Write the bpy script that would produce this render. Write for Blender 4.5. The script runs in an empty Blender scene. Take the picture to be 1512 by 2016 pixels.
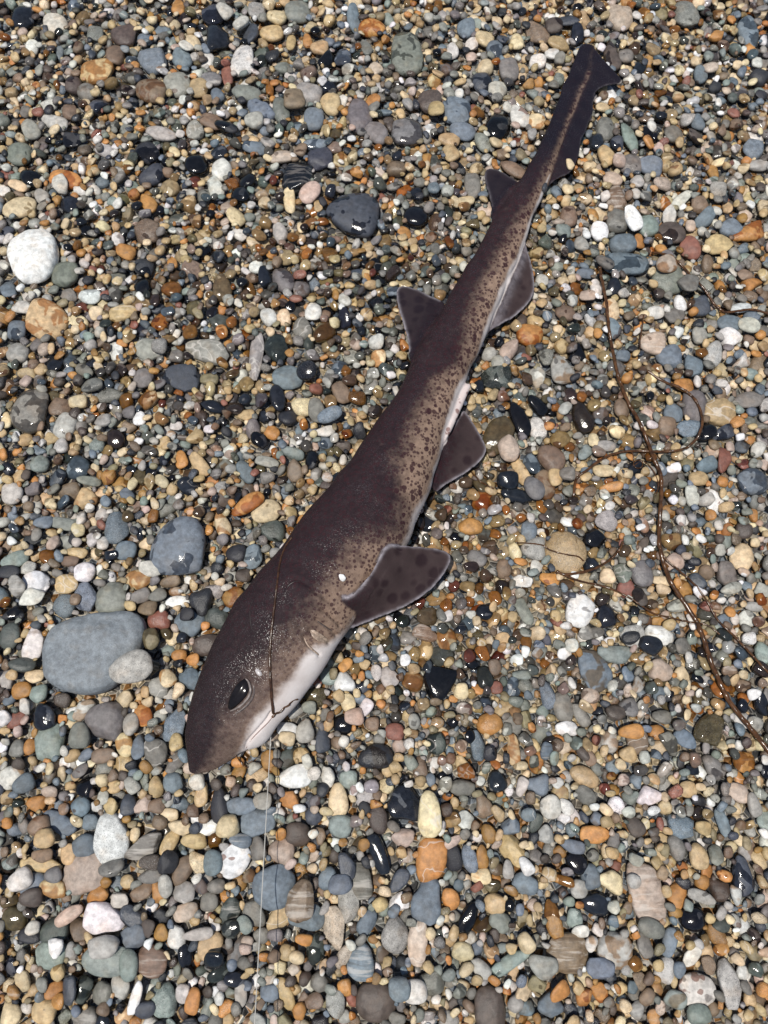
import bpy, bmesh, math, random
import numpy as np
from mathutils import Vector
from mathutils.bvhtree import BVHTree

# ------------------------------------------------------------------ camera
H_CAM = 0.55                      # phone held about half a metre above the shingle
TILT = math.radians(16.0)         # tipped a little forward from straight down
F_PX = 1523.0                     # focal length in photograph pixels
PW, PH = 1512, 2016
SC = bpy.context.scene
COL = SC.collection
cam = bpy.data.cameras.new('camera')
cam.sensor_fit = 'VERTICAL'
cam.sensor_height = 36.0
cam.lens = 36.0 * F_PX / PH
cam.clip_start = 0.01
cam.clip_end = 500.0
cam.dof.use_dof = True
cam.dof.focus_distance = 0.535
cam.dof.aperture_fstop = 13.0
cam_o = bpy.data.objects.new('camera', cam)
cam_o.location = (0, 0, H_CAM)
cam_o.rotation_euler = (TILT, 0, 0)
COL.objects.link(cam_o)
SC.camera = cam_o

# ------------------------------------------------------------------ light
SUN = Vector((0.18, 0.17, -1.0)).normalized()       # direction the light travels
to_sun = -SUN
elev = math.asin(to_sun.z)
azim = math.atan2(to_sun.x, to_sun.y)
world = bpy.data.worlds.new('World')
SC.world = world
world.use_nodes = True
wn = world.node_tree
sky = wn.nodes.new('ShaderNodeTexSky')
sky.sky_type = 'NISHITA'
sky.sun_disc = False
sky.sun_elevation = elev
sky.sun_rotation = azim
wn.links.new(sky.outputs[0], wn.nodes['Background'].inputs[0])
wn.nodes['Background'].inputs[1].default_value = 0.075
sun = bpy.data.lights.new('sun', 'SUN')
sun.energy = 3.6
sun.angle = math.radians(0.6)
sun.color = (1.0, 0.955, 0.88)
sun_o = bpy.data.objects.new('sun', sun)
sun_o.rotation_euler = SUN.to_track_quat('-Z', 'Y').to_euler()
sun_o.location = (-0.6, -0.4, 3)
COL.objects.link(sun_o)
SC.view_settings.view_transform = 'Standard'
SC.view_settings.look = 'None'
SC.view_settings.exposure = 0.12
SC.view_settings.gamma = 1.0
SC.view_settings.use_curve_mapping = False
SC.cycles.max_bounces = 5
SC.cycles.diffuse_bounces = 3

RNG = np.random.default_rng(11)
random.seed(11)
CT, ST = math.cos(TILT), math.sin(TILT)

def px2w(px, py, z=0.0):
    """photo pixel -> point on the level plane at height z"""
    u = (px - PW / 2) / F_PX
    v = (PH / 2 - py) / F_PX
    t = (H_CAM - z) / (CT - v * ST)
    return np.array((u * t, (v * CT + ST) * t, z))

def mpp(py):
    """metres per photo pixel on the ground at image row py"""
    v = (PH / 2 - py) / F_PX
    return H_CAM / (CT - v * ST) / F_PX

def tag(o, label=None, cat=None, group=None, kind=None):
    if label: o['label'] = label
    if cat: o['category'] = cat
    if group: o['group'] = group
    if kind: o['kind'] = kind
    return o

def link(name, mesh, mat=None, parent=None):
    o = bpy.data.objects.new(name, mesh)
    COL.objects.link(o)
    if mat is not None:
        mesh.materials.clear(); mesh.materials.append(mat)
    if parent is not None:
        o.parent = parent
    return o

def mesh_from(name, v, f, smooth=True):
    """fast mesh from numpy triangles / quads"""
    v = np.asarray(v, np.float32); f = np.asarray(f, np.int32)
    m = bpy.data.meshes.new(name)
    n, k = f.shape
    m.vertices.add(len(v)); m.vertices.foreach_set('co', v.ravel())
    m.loops.add(n * k); m.loops.foreach_set('vertex_index', f.ravel())
    m.polygons.add(n)
    m.polygons.foreach_set('loop_start', np.arange(0, n * k, k, dtype=np.int32))
    m.polygons.foreach_set('use_smooth', np.full(n, smooth))
    m.update(calc_edges=True)
    return m

def attr4(m, name, data):
    a = m.attributes.new(name, 'FLOAT_COLOR', 'POINT')
    a.data.foreach_set('color', np.asarray(data, np.float32).ravel())

def attr3(m, name, data):
    a = m.attributes.new(name, 'FLOAT_VECTOR', 'POINT')
    a.data.foreach_set('vector', np.asarray(data, np.float32).ravel())

# ------------------------------------------------------------------ node helper
class NT:
    def __init__(self, name):
        self.m = bpy.data.materials.new(name)
        self.m.use_nodes = True
        self.t = self.m.node_tree
        self.b = self.t.nodes['Principled BSDF']
    def n(self, typ, **kw):
        x = self.t.nodes.new('ShaderNode' + typ)
        for k, v in kw.items(): setattr(x, k, v)
        return x
    def put(self, sock, val):
        if isinstance(val, bpy.types.NodeSocket): self.t.links.new(val, sock)
        elif isinstance(val, (tuple, list)) and len(val) == 3 and sock.type == 'RGBA': sock.default_value = (*val, 1)
        else: sock.default_value = val
    def attr(self, name):
        return self.n('Attribute', attribute_name=name)
    def noise(self, vec, scale, detail=2.0, rough=0.5, dist=0.0):
        x = self.n('TexNoise')
        if vec is not None: self.put(x.inputs['Vector'], vec)
        x.inputs['Scale'].default_value = scale
        x.inputs['Detail'].default_value = detail
        x.inputs['Roughness'].default_value = rough
        x.inputs['Distortion'].default_value = dist
        return x.outputs['Fac']
    def voro(self, vec, scale, feature='F1', rand=1.0):
        x = self.n('TexVoronoi', feature=feature)
        if vec is not None: self.put(x.inputs['Vector'], vec)
        x.inputs['Scale'].default_value = scale
        x.inputs['Randomness'].default_value = rand
        return x
    def math(self, op, a, b=0.0, c=None, clamp=False):
        x = self.n('Math', operation=op, use_clamp=clamp)
        self.put(x.inputs[0], a); self.put(x.inputs[1], b)
        if c is not None: self.put(x.inputs[2], c)
        return x.outputs[0]
    def ramp(self, val, lo, hi, a=0.0, b=1.0):
        x = self.n('MapRange', interpolation_type='SMOOTHSTEP')
        self.put(x.inputs[0], val); self.put(x.inputs[1], lo); self.put(x.inputs[2], hi)
        self.put(x.inputs[3], a); self.put(x.inputs[4], b)
        return x.outputs[0]
    def mix(self, fac, a, b, blend='MIX'):
        x = self.n('Mix', data_type='RGBA', blend_type=blend)
        self.put(x.inputs[0], fac); self.put(x.inputs[6], a); self.put(x.inputs[7], b)
        return x.outputs[2]
    def bump(self, h, strength, dist):
        x = self.n('Bump')
        self.put(x.inputs['Height'], h); self.put(x.inputs['Strength'], strength)
        x.inputs['Distance'].default_value = dist
        self.t.links.new(x.outputs[0], self.b.inputs['Normal'])
    def base(self, c): self.put(self.b.inputs['Base Color'], c)
    def rough(self, c): self.put(self.b.inputs['Roughness'], c)
    def sep(self, col):
        x = self.n('SeparateColor'); self.put(x.inputs[0], col)
        return x.outputs

# ------------------------------------------------------------------ materials
def pebble_material():
    t = NT('sea_worn_stone')
    col = t.attr('tint').outputs['Color']
    tex = t.attr('tex').outputs['Vector']
    p1 = t.attr('par'); p2 = t.attr('pat')
    sa = t.sep(p1.outputs['Color']); seed, rough, wet, speck = sa[0], sa[1], sa[2], p1.outputs['Alpha']
    sb = t.sep(p2.outputs['Color']); band, spot, vein, two = sb[0], sb[1], sb[2], p2.outputs['Alpha']
    # soft mottling of the stone itself
    mott = t.noise(tex, 2.6, 5.0, 0.62)
    c = t.mix(1.0, col, t.ramp(mott, 0.25, 0.78, 0.66, 1.30), 'MULTIPLY')
    # faint hue drift
    drift = t.noise(tex, 1.1, 1.0)
    c = t.mix(t.ramp(drift, 0.5, 0.75, 0.0, 0.28), c, t.mix(1.0, c, (1.12, 0.88, 0.66), 'MULTIPLY'))
    # a second tone: iron staining
    c = t.mix(t.math('MULTIPLY', two, t.ramp(t.noise(tex, 0.9, 2.0, 0.5, 0.6), 0.47, 0.56)), c,
              t.mix(1.0, c, (0.62, 0.42, 0.27), 'MULTIPLY'))
    # bands
    mp = t.n('VectorMath', operation='MULTIPLY'); t.put(mp.inputs[0], tex); mp.inputs[1].default_value = (0.30, 2.3, 1.1)
    st_ = t.noise(mp.outputs[0], 1.15, 4.0, 0.6, 0.25)
    c = t.mix(t.math('MULTIPLY', band, t.ramp(st_, 0.50, 0.62)), c, t.mix(0.42, c, (0.72, 0.67, 0.60)))
    c = t.mix(t.math('MULTIPLY', band, t.ramp(st_, 0.44, 0.34)), c, t.mix(1.0, c, (0.6, 0.56, 0.52), 'MULTIPLY'))
    # spot
    c = t.mix(t.math('MULTIPLY', spot, t.ramp(t.noise(tex, 1.3, 1.0), 0.60, 0.635)), c,
              t.mix(1.0, c, (0.42, 0.30, 0.27), 'MULTIPLY'))
    # veins
    vv = t.math('ABSOLUTE', t.math('SUBTRACT', t.noise(tex, 0.55, 2.0, 0.5, 0.5), 0.5))
    c = t.mix(t.math('MULTIPLY', vein, t.ramp(vv, 0.003, 0.022, 1.0, 0.0)), c, t.mix(0.5, c, (0.70, 0.66, 0.60)))
    # mineral specks, dark and light
    sp = t.noise(tex, 13.0, 2.0, 0.7)
    c = t.mix(t.math('MULTIPLY', speck, t.ramp(sp, 0.56, 0.63)), c, t.mix(1.0, c, (0.36, 0.36, 0.38), 'MULTIPLY'))
    c = t.mix(t.math('MULTIPLY', t.math('MULTIPLY', speck, 0.6), t.ramp(t.noise(tex, 17.0, 2.0, 0.7), 0.58, 0.66)), c,
              t.mix(0.6, c, (0.8, 0.78, 0.75)))
    # water film: darker and glossy where it lies
    wl = t.math('ADD', t.noise(tex, 0.75, 2.5, 0.45, 0.4), t.math('MULTIPLY', t.math('SUBTRACT', wet, 0.5), 0.9))
    wf = t.ramp(wl, 0.545, 0.575)
    gm = t.n('Gamma'); t.put(gm.inputs[0], c); gm.inputs[1].default_value = 1.28
    c = t.mix(wf, c, t.mix(1.0, gm.outputs[0], (0.60, 0.59, 0.60), 'MULTIPLY'))
    t.base(c)
    r = t.math('ADD', rough, t.math('MULTIPLY', t.math('SUBTRACT', mott, 0.5), 0.25))
    r = t.math('MULTIPLY', r, t.math('SUBTRACT', 1.0, t.math('MULTIPLY', wf, 0.80)), clamp=True)
    t.rough(r)
    t.b.inputs['Specular IOR Level'].default_value = 0.5
    fine = t.math('ADD', t.noise(tex, 16.0, 4.0, 0.65), t.math('MULTIPLY', t.noise(tex, 3.5, 2.0), 1.2))
    t.bump(fine, t.math('SUBTRACT', 0.42, t.math('MULTIPLY', wf, 0.30)), 0.0008)
    return t.m

def ground_material():
    t = NT('far_shingle')
    pos = t.n('NewGeometry').outputs['Position']
    v = t.voro(pos, 190.0)
    e = t.voro(pos, 190.0, 'DISTANCE_TO_EDGE').outputs['Distance']
    s = t.sep(v.outputs['Color'])
    r = t.n('ValToRGB')
    cr = r.color_ramp; cr.interpolation = 'CONSTANT'
    cols = [(0.14, .13, .12), (.24, .21, .17), (.38, .29, .17), (.16, .18, .20), (.46, .37, .24), (.06, .06, .06),
            (.22, .22, .20), (.42, .38, .31), (.26, .13, .045)]
    cr.elements[0].color = (*cols[0], 1); cr.elements[1].color = (*cols[-1], 1); cr.elements[1].position = 8 / 9
    for i in range(1, 8):
        q = cr.elements.new(i / 9); q.color = (*cols[i], 1)
    t.put(r.inputs[0], s[0])
    c = t.mix(1.0, r.outputs[0], t.ramp(t.noise(pos, 300.0, 4.0), 0.2, 0.8, 0.7, 1.25), 'MULTIPLY')
    t.base(c); t.rough(t.math('ADD', 0.25, t.math('MULTIPLY', s[1], 0.4)))
    t.bump(t.ramp(e, 0.0, 0.35), 1.0, 0.004)
    return t.m

def skin_material():
    t = NT('spotted_shark_skin')
    pos = t.n('NewGeometry').outputs['Position']
    mk = t.attr('mask'); m2 = t.attr('mask2')
    a = t.sep(mk.outputs['Color']); flank, belly, fin, edge = a[0], a[1], a[2], mk.outputs['Alpha']
    b = t.sep(m2.outputs['Color']); tail, big, head, pink = b[0], b[1], b[2], m2.outputs['Alpha']
    n1 = t.noise(pos, 70.0, 4.0, 0.6)
    n2 = t.noise(pos, 230.0, 3.0, 0.6)
    wob = t.math('ADD', t.math('MULTIPLY', t.math('SUBTRACT', n1, 0.5), 0.75), t.math('MULTIPLY', t.math('SUBTRACT', n2, 0.5), 0.45))
    fl = t.ramp(t.math('ADD', flank, wob), 0.05, 0.95)
    back = t.mix(n2, (0.011, 0.0065, 0.009), (0.042, 0.026, 0.030))
    tan = t.mix(n2, (0.185, 0.120, 0.086), (0.36, 0.255, 0.19))
    c = t.mix(fl, back, tan)
    # head is greyer
    hl = t.ramp(t.math('ADD', flank, wob), 0.0, 0.8)
    c = t.mix(t.math('MULTIPLY', head, 0.7), c, t.mix(hl, t.mix(n2, (0.010, 0.007, 0.009), (0.036, 0.026, 0.027)), t.mix(n2, (0.032, 0.022, 0.021), (0.135, 0.098, 0.088))))
    # fin webs
    finc = t.mix(n1, (0.030, 0.020, 0.021), (0.068, 0.048, 0.047))
    c = t.mix(t.math('MULTIPLY', fin, 0.86), c, finc)
    # fine dark spots, everywhere but thickest on the flank
    w = t.n('VectorMath', operation='ADD')
    t.put(w.inputs[0], pos)
    ns = t.n('TexNoise'); ns.inputs['Scale'].default_value = 160.0; t.put(ns.inputs['Vector'], pos)
    sc = t.n('VectorMath', operation='SCALE'); t.put(sc.inputs[0], ns.outputs['Color']); sc.inputs['Scale'].default_value = 0.0016
    t.put(w.inputs[1], sc.outputs[0])
    v1 = t.voro(w.outputs[0], 390.0); r1 = t.sep(v1.outputs['Color'])
    q1 = t.math('ADD', t.math('MULTIPLY', r1[0], 0.30), 0.14)
    s1 = t.ramp(v1.outputs['Distance'], q1, t.math('ADD', q1, 0.17), 1.0, 0.0)
    v2 = t.voro(w.outputs[0], 185.0); r2 = t.sep(v2.outputs['Color'])
    q2 = t.math('ADD', t.math('MULTIPLY', r2[0], 0.34), 0.06)
    s2 = t.ramp(v2.outputs['Distance'], q2, t.math('ADD', q2, 0.13), 1.0, 0.0)
    nob = t.math('SUBTRACT', 1.0, belly, clamp=True)
    nofin = t.math('SUBTRACT', 1.0, t.math('MULTIPLY', fin, 0.92), clamp=True)
    dark = (0.036, 0.014, 0.018)
    k1 = t.math('MULTIPLY', t.math('MULTIPLY', s1, 0.80), t.math('MULTIPLY', nob, nofin))
    k1 = t.math('MULTIPLY', k1, t.math('SUBTRACT', 1.0, t.math('MULTIPLY', head, 0.65)))
    c = t.mix(k1, c, dark)
    k2 = t.math('MULTIPLY', t.math('MULTIPLY', s2, 0.85), t.math('MULTIPLY', t.math('MULTIPLY', big, nob), nofin))
    c = t.mix(k2, c, dark)
    # large blurred spots on the fins
    v3 = t.voro(w.outputs[0], 105.0); r3 = t.sep(v3.outputs['Color'])
    q3 = t.math('ADD', t.math('MULTIPLY', r3[0], 0.26), 0.10)
    s3 = t.ramp(v3.outputs['Distance'], q3, t.math('ADD', q3, 0.30), 1.0, 0.0)
    c = t.mix(t.math('MULTIPLY', t.math('MULTIPLY', s3, 0.8), fin), c, (0.020, 0.011, 0.014))
    # tail: ink dark
    c = t.mix(t.math('MULTIPLY', tail, t.ramp(n1, 0.2, 0.75, 0.97, 0.80)), c, (0.0085, 0.0080, 0.0150))
    # belly
    bl = t.ramp(t.math('ADD', belly, t.math('MULTIPLY', wob, 0.75)), 0.22, 0.85)
    c = t.mix(bl, c, t.mix(pink, t.mix(n1, (0.46, 0.39, 0.36), (0.80, 0.76, 0.74)), (0.66, 0.52, 0.49)))
    c = t.mix(t.math('MULTIPLY', t.math('MULTIPLY', s2, 0.75), t.math('MULTIPLY', t.ramp(pink, 0.2, 0.4), t.ramp(pink, 0.75, 0.55))), c, (0.16, 0.06, 0.05))
    # pale, worn fin margins
    c = t.mix(t.math('MULTIPLY', edge, t.ramp(n2, 0.25, 0.7, 0.35, 0.95)), c, (0.40, 0.37, 0.40))
    t.base(c)
    # placoid scales: mostly dull, here and there one turned to the light
    gl = t.noise(pos, 1300.0, 1.0, 0.6)
    g2 = t.noise(pos, 520.0, 3.0, 0.7)
    spark = t.math('MULTIPLY', t.ramp(gl, 0.55, 0.68), t.ramp(t.math('ADD', t.noise(pos, 60.0, 2.0), t.math('MULTIPLY', head, 0.20)), 0.24, 0.74))
    spark = t.math('MULTIPLY', spark, t.math('SUBTRACT', 1.0, t.math('MAXIMUM', bl, t.math('MULTIPLY', fin, 0.9)), clamp=True))
    t.rough(t.ramp(spark, 0.0, 1.0, 0.70, 0.28))
    t.put(t.b.inputs['Specular IOR Level'], t.ramp(spark, 0.0, 1.0, 0.11, 0.9))
    t.bump(t.math('ADD', t.math('ADD', g2, t.math('MULTIPLY', t.noise(pos, 170.0, 3.0), 1.5)), t.math('MULTIPLY', gl, 0.5)), t.math('SUBTRACT', 0.50, t.math('MULTIPLY', t.math('MAXIMUM', bl, fin), 0.34)), 0.0007)
    return t.m

def simple(name, col, rough=0.4, var=0.3, scale=300.0, bump=0.2, spec=0.5):
    t = NT(name)
    pos = t.n('NewGeometry').outputs['Position']
    n = t.noise(pos, scale, 4.0, 0.6)
    t.base(t.mix(1.0, col, t.ramp(n, 0.25, 0.75, 1 - var, 1 + var), 'MULTIPLY'))
    t.rough(rough); t.b.inputs['Specular IOR Level'].default_value = spec
    if bump: t.bump(n, bump, 0.0006)
    return t.m

M_PEB = pebble_material()
M_GROUND = ground_material()
M_SKIN = skin_material()
M_EYE = simple('wet_black_eye', (0.012, 0.011, 0.013), 0.14, 0.3, 200, 0.0, 0.14)
M_LID = simple('grey_eyelid_skin', (0.20, 0.17, 0.155), 0.35, 0.45, 500)
M_LID2 = simple('dark_eyelid_skin', (0.085, 0.066, 0.060), 0.4, 0.45, 500)
M_PALE = simple('pale_gill_skin', (0.33, 0.25, 0.19), 0.35, 0.5, 420)
M_SPIR = simple('pale_spiracle_skin', (0.46, 0.43, 0.42), 0.3, 0.3, 700)
M_MOUTH = simple('mouth_fold', (0.20, 0.12, 0.105), 0.4, 0.3, 400)
M_CREASE = simple('dark_skin_crease', (0.022, 0.013, 0.013), 0.4, 0.3, 400)
M_WEED2 = simple('dark_wet_seaweed', (0.050, 0.022, 0.010), 0.25, 0.5, 260, 0.4)
M_WEED = simple('brown_seaweed', (0.075, 0.033, 0.012), 0.20, 0.6, 260, 0.4)
M_SHELL = simple('white_shell', (0.78, 0.75, 0.68), 0.35, 0.15, 500)

def line_material():
    t = NT('clear_monofilament')
    t.base((0.62, 0.60, 0.55)); t.rough(0.18)
    t.b.inputs['Alpha'].default_value = 0.62
    return t.m
M_LINE = line_material()
# ------------------------------------------------------------------ stones read off the photograph
# x y (position), long and short half-axis, tilt of the long axis, colour, outline, marking | what people would call it
# positions are at twice the photograph's pixels, counted from each tile's corner
PAL = dict(W=(.74, .73, .71), w=(.58, .555, .505), C=(.62, .50, .315), T=(.47, .345, .185), O=(.46, .220, .070), o=(.32, .175, .055),
           S=(.155, .188, .220), B=(.044, .050, .062), K=(.021, .022, .026), G=(.185, .175, .155), g=(.205, .215, .185),
           N=(.195, .138, .094), n=(.088, .068, .057), P=(.46, .36, .295), p=(.18, .165, .165), R=(.25, .105, .075),
           L=(.36, .345, .315), A=(.225, .265, .24), D=(.058, .068, .060), V=(.25, .21, .125))
CNAME = dict(W='white', w='off-white', C='cream', T='tan', O='orange', o='ochre', S='slate-grey', B='blue-black', K='black',
             G='grey', g='greenish-grey', N='brown', n='dark brown', P='pinkish', p='mauve-grey', R='reddish-brown', L='pale grey',
             A='grey-green', D='dark green', V='olive')
TILES = {}
TILES[(0, 0)] = '''
210 80 48 35 15 w o p;85 55 42 38 0 B o p;482 122 50 42 0 n t p;375 265 63 48 5 T o d|big glossy tan pebble;447 205 38 33 90 N o p
595 220 60 52 20 S a k|chipped pale blue-grey stone;712 218 43 34 45 S o p;590 342 58 42 10 N o d;692 318 50 42 0 L o s|pale pebble with a purple blotch
780 333 35 30 0 T o p;952 223 58 44 95 w o k|pitted off-white oval;855 132 52 45 80 B t p;1212 355 52 40 5 L o p|smooth pale grey oval;1088 52 37 30 10 C o p
1068 115 45 33 5 T o p;950 93 32 24 -50 w o p;885 50 35 25 40 w o p;755 155 35 25 45 C o p;735 185 26 20 30 w o p;830 297 40 25 15 p o b
893 290 40 20 75 R a p;1172 30 50 38 0 g o p;1392 60 45 25 85 S o p;1465 95 52 30 5 O o d;1010 28 33 33 0 L o k;838 42 45 40 0 B o p
700 15 30 25 90 O o p;985 120 40 30 80 B o p;1350 212 38 32 90 S o w;1440 175 40 20 70 g o p;1110 255 28 22 0 g o p;1255 175 35 28 0 T o p
1145 155 37 18 95 T o p;1210 150 25 18 80 O o p;1220 95 30 18 -60 C o p;1070 208 28 25 0 K o p;1285 220 32 32 0 K a p;1020 425 58 45 40 S t p
1105 425 48 30 75 g o p;970 355 55 30 15 g o p;852 362 28 24 60 S o p;765 500 40 33 80 L o v;830 465 45 30 15 N o p;120 170 28 28 0 W a p
115 497 42 30 60 L o p;205 470 58 26 15 w o p;270 430 33 30 0 N a p;68 595 45 42 0 g o p;590 680 50 36 -20 B o p|glossy blue-black oval
110 690 40 30 20 K o p;250 695 66 32 15 O o d|long orange cobble;240 730 32 28 90 w a p;157 762 30 24 40 L o p;70 805 62 38 -8 C o p|long cream oval
65 720 38 22 20 C o p;268 797 40 30 15 B a p;845 728 40 28 60 w o p;870 655 40 38 90 w a v;1170 690 62 58 90 B a b;1220 755 45 34 -50 P o p
1258 615 48 40 0 B a p;1105 605 45 25 -10 P o p;1388 832 98 85 10 B o w|large dark slate stone;1138 780 46 22 85 C o p;925 843 36 29 45 C o p
580 790 45 26 50 O o p;1100 905 38 26 60 L o p;126 1004 101 88 85 W o p|big smooth white stone;575 900 48 45 0 N a k;1413 440 62 48 80 p o p
1235 455 42 38 90 S o p;1160 395 40 36 0 N o p;1000 480 35 28 0 L o p;1300 400 38 38 0 T o p;1468 385 28 22 0 O o p;1480 510 50 35 30 p o p
575 590 50 35 30 K o p;770 635 45 40 0 K o p;280 540 38 32 0 K a p;970 700 32 28 0 K o p;945 755 38 32 0 K o p;1000 570 45 22 5 S o w
860 590 32 24 0 B o p;630 515 60 26 10 L o p;370 120 30 26 0 g a k;890 495 45 20 15 K o p;1240 560 45 20 0 S o w;940 915 28 20 10 w a p;490 980 35 28 20 O o p
'''
TILES[(756, 0)] = '''
88 192 85 60 85 g o w|large green-grey oval;286 425 54 52 0 S o w|round slate pebble with a wet shadow;90 505 58 52 0 p o w;345 163 26 26 0 w a p;270 187 28 24 90 w o p
398 138 36 32 10 C o p;440 182 34 29 60 S o w;325 98 34 34 0 S o p;690 157 42 25 0 T o p;665 200 28 22 0 W o p;608 230 30 22 5 w o b;495 262 38 38 0 p o p
400 250 30 26 0 C o p;388 310 38 38 0 B o p;450 342 36 28 0 w a p;345 212 20 18 0 P o p;535 447 46 36 50 w o s|white pebble with a blue-grey blotch;605 468 32 24 0 C o d
450 485 48 48 0 K o p;205 430 30 30 0 T o p;512 655 54 26 25 N o p;390 548 40 25 45 g o p;258 538 40 24 5 T o p;310 505 50 30 10 S o p;180 385 45 40 0 n o p
350 722 46 30 85 G o p;322 780 34 18 5 C o p;263 590 35 28 60 T o p;125 840 45 40 10 K o p;80 905 26 22 0 O o p;902 205 56 30 80 n o p|long dark brown cobble
955 205 30 28 0 G o p;932 55 50 46 0 P t p;1195 42 50 45 90 g a k;1440 112 55 38 80 S o w;865 410 30 20 -10 C o p;875 495 40 36 90 G o p;970 525 58 28 70 A a p|long grey-green shard
920 555 25 25 0 B o p;880 600 38 30 60 T o p;925 635 25 22 0 P o p;835 548 30 30 0 B o p;975 635 45 38 0 G o p;1055 640 46 34 5 S o p;905 693 36 24 15 P o p
1000 705 25 25 0 L o p;1100 710 35 28 0 P o k;1180 775 48 20 -35 w a p|bone-shaped white pebble;920 770 50 38 85 N a b;1320 742 32 32 0 L a k;978 862 48 30 70 W o p
925 855 42 42 0 G o p;1045 878 42 42 0 A o p|round pale green pebble;1138 905 52 40 15 n o p;855 900 36 36 0 W o p|rough white ball-like pebble;945 948 48 36 -5 S o p
1440 910 62 33 -20 O t d|orange wedge;1372 885 42 32 -15 S o p;1270 850 40 26 -30 S o p;1210 965 45 38 80 R a p|brick-red angular stone;730 840 38 32 90 N o p
710 898 30 25 0 A o s;1010 940 25 22 90 O o p;780 950 32 25 80 L o p;1325 950 52 38 0 T a p;1460 575 40 38 0 S a k;1480 640 40 18 0 L o p;1145 515 35 32 0 G o p
1240 470 30 25 80 S o p;1250 280 32 24 80 S o s;1285 262 28 22 0 P o p;725 70 45 18 5 B o p;670 100 32 24 0 n o p;765 120 32 24 80 B o p;1475 235 20 18 0 w o p
1130 838 28 26 90 w a p;1250 795 32 32 0 N a p;610 115 45 42 0 N a k;525 150 30 26 90 C o p
'''
TILES[(0, 504)] = '''
250 60 50 48 0 g o p;175 245 78 68 30 T o d|big glossy honey-coloured stone;58 283 38 38 0 S o w;25 125 38 26 60 S o p;345 150 44 28 5 W o p|smooth white oval;85 195 42 26 15 w t p
62 372 42 38 0 L o p;478 215 54 32 -12 T o b;672 120 38 30 20 o o p;562 35 35 32 0 K o p;555 105 35 32 90 K o p;870 113 48 37 80 V o p|smooth olive pebble
1112 82 55 38 55 p o w;1005 33 26 24 0 W o p;1040 70 38 25 80 B o p;1055 228 38 28 60 w o p;1232 208 36 32 90 W o p|bright white pebble;1115 235 30 28 90 C o p
1272 292 46 36 -40 V o d;1188 275 45 36 80 G o v;1355 165 28 22 60 w o p;1355 235 34 24 80 B o p;812 360 88 46 15 L a v|broad buried pale grey slab;585 360 55 45 0 L a v
1083 355 55 46 80 D a p|blocky dark green stone;1008 390 90 28 88 L a v|long upright pale grey stone;750 298 28 28 0 o o p;630 360 28 28 0 G o k;708 468 72 52 12 B o p|large glossy dark oval
560 470 40 38 90 p o p;820 478 36 24 5 V o p;1130 470 58 46 10 S o p;1208 450 38 34 15 B o k;1090 550 52 29 80 B o p|shiny upright black oval;1188 585 42 36 5 C o k|speckled cream pebble
1342 530 46 32 55 N o p;1405 550 36 26 10 o o k;1130 630 35 32 0 K o p;112 602 82 70 110 G o w|large warm grey cobble;248 662 50 40 110 L o p;230 588 40 34 0 N a p
300 568 34 24 -10 C o p;400 640 36 28 0 L o p;355 500 42 26 -10 g o p;425 540 52 30 0 G a k;97 455 32 20 0 T o p;18 640 32 20 80 C o p;450 715 36 34 90 n o p
545 632 28 24 90 W o p;500 610 28 25 0 p o p;835 585 48 24 10 B o p;920 590 35 24 20 n o p;965 620 32 24 0 T o p;235 740 30 28 90 L o p;375 740 28 28 0 A o k
300 825 45 43 90 S o w|round blue-grey pebble with a dark damp cap;220 872 38 26 -50 B o p;150 812 32 32 0 A o p;38 930 42 42 0 w o p|milky round pebble;710 795 36 24 75 O o p
780 815 50 26 50 T o p;630 880 32 20 30 C o p;735 900 38 34 0 B o v;975 978 68 32 -35 O o d|long rust-orange cobble;1045 1000 56 44 -10 C o p|smooth putty-coloured oval
1160 840 42 30 80 N o p;965 845 45 26 60 S o p;1300 635 48 26 -20 S o k;1280 685 36 22 -10 w o p;1070 690 30 26 30 O o p;1020 725 35 26 15 K a p;995 680 40 28 85 p o p
1150 770 45 20 15 A o p;1050 805 45 20 10 L o p;345 880 40 18 5 g o p;495 935 28 22 50 S o p;690 663 24 18 0 w a p;820 675 22 18 0 W o p;765 700 32 30 0 T a p
1480 330 30 26 0 w o p;1490 395 32 28 90 C o d;1350 745 28 20 0 n o p;1475 605 28 24 0 n o p;1415 680 28 24 90 K o p;1225 795 38 24 85 K o p;1245 610 45 32 60 G o p
'''
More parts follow.
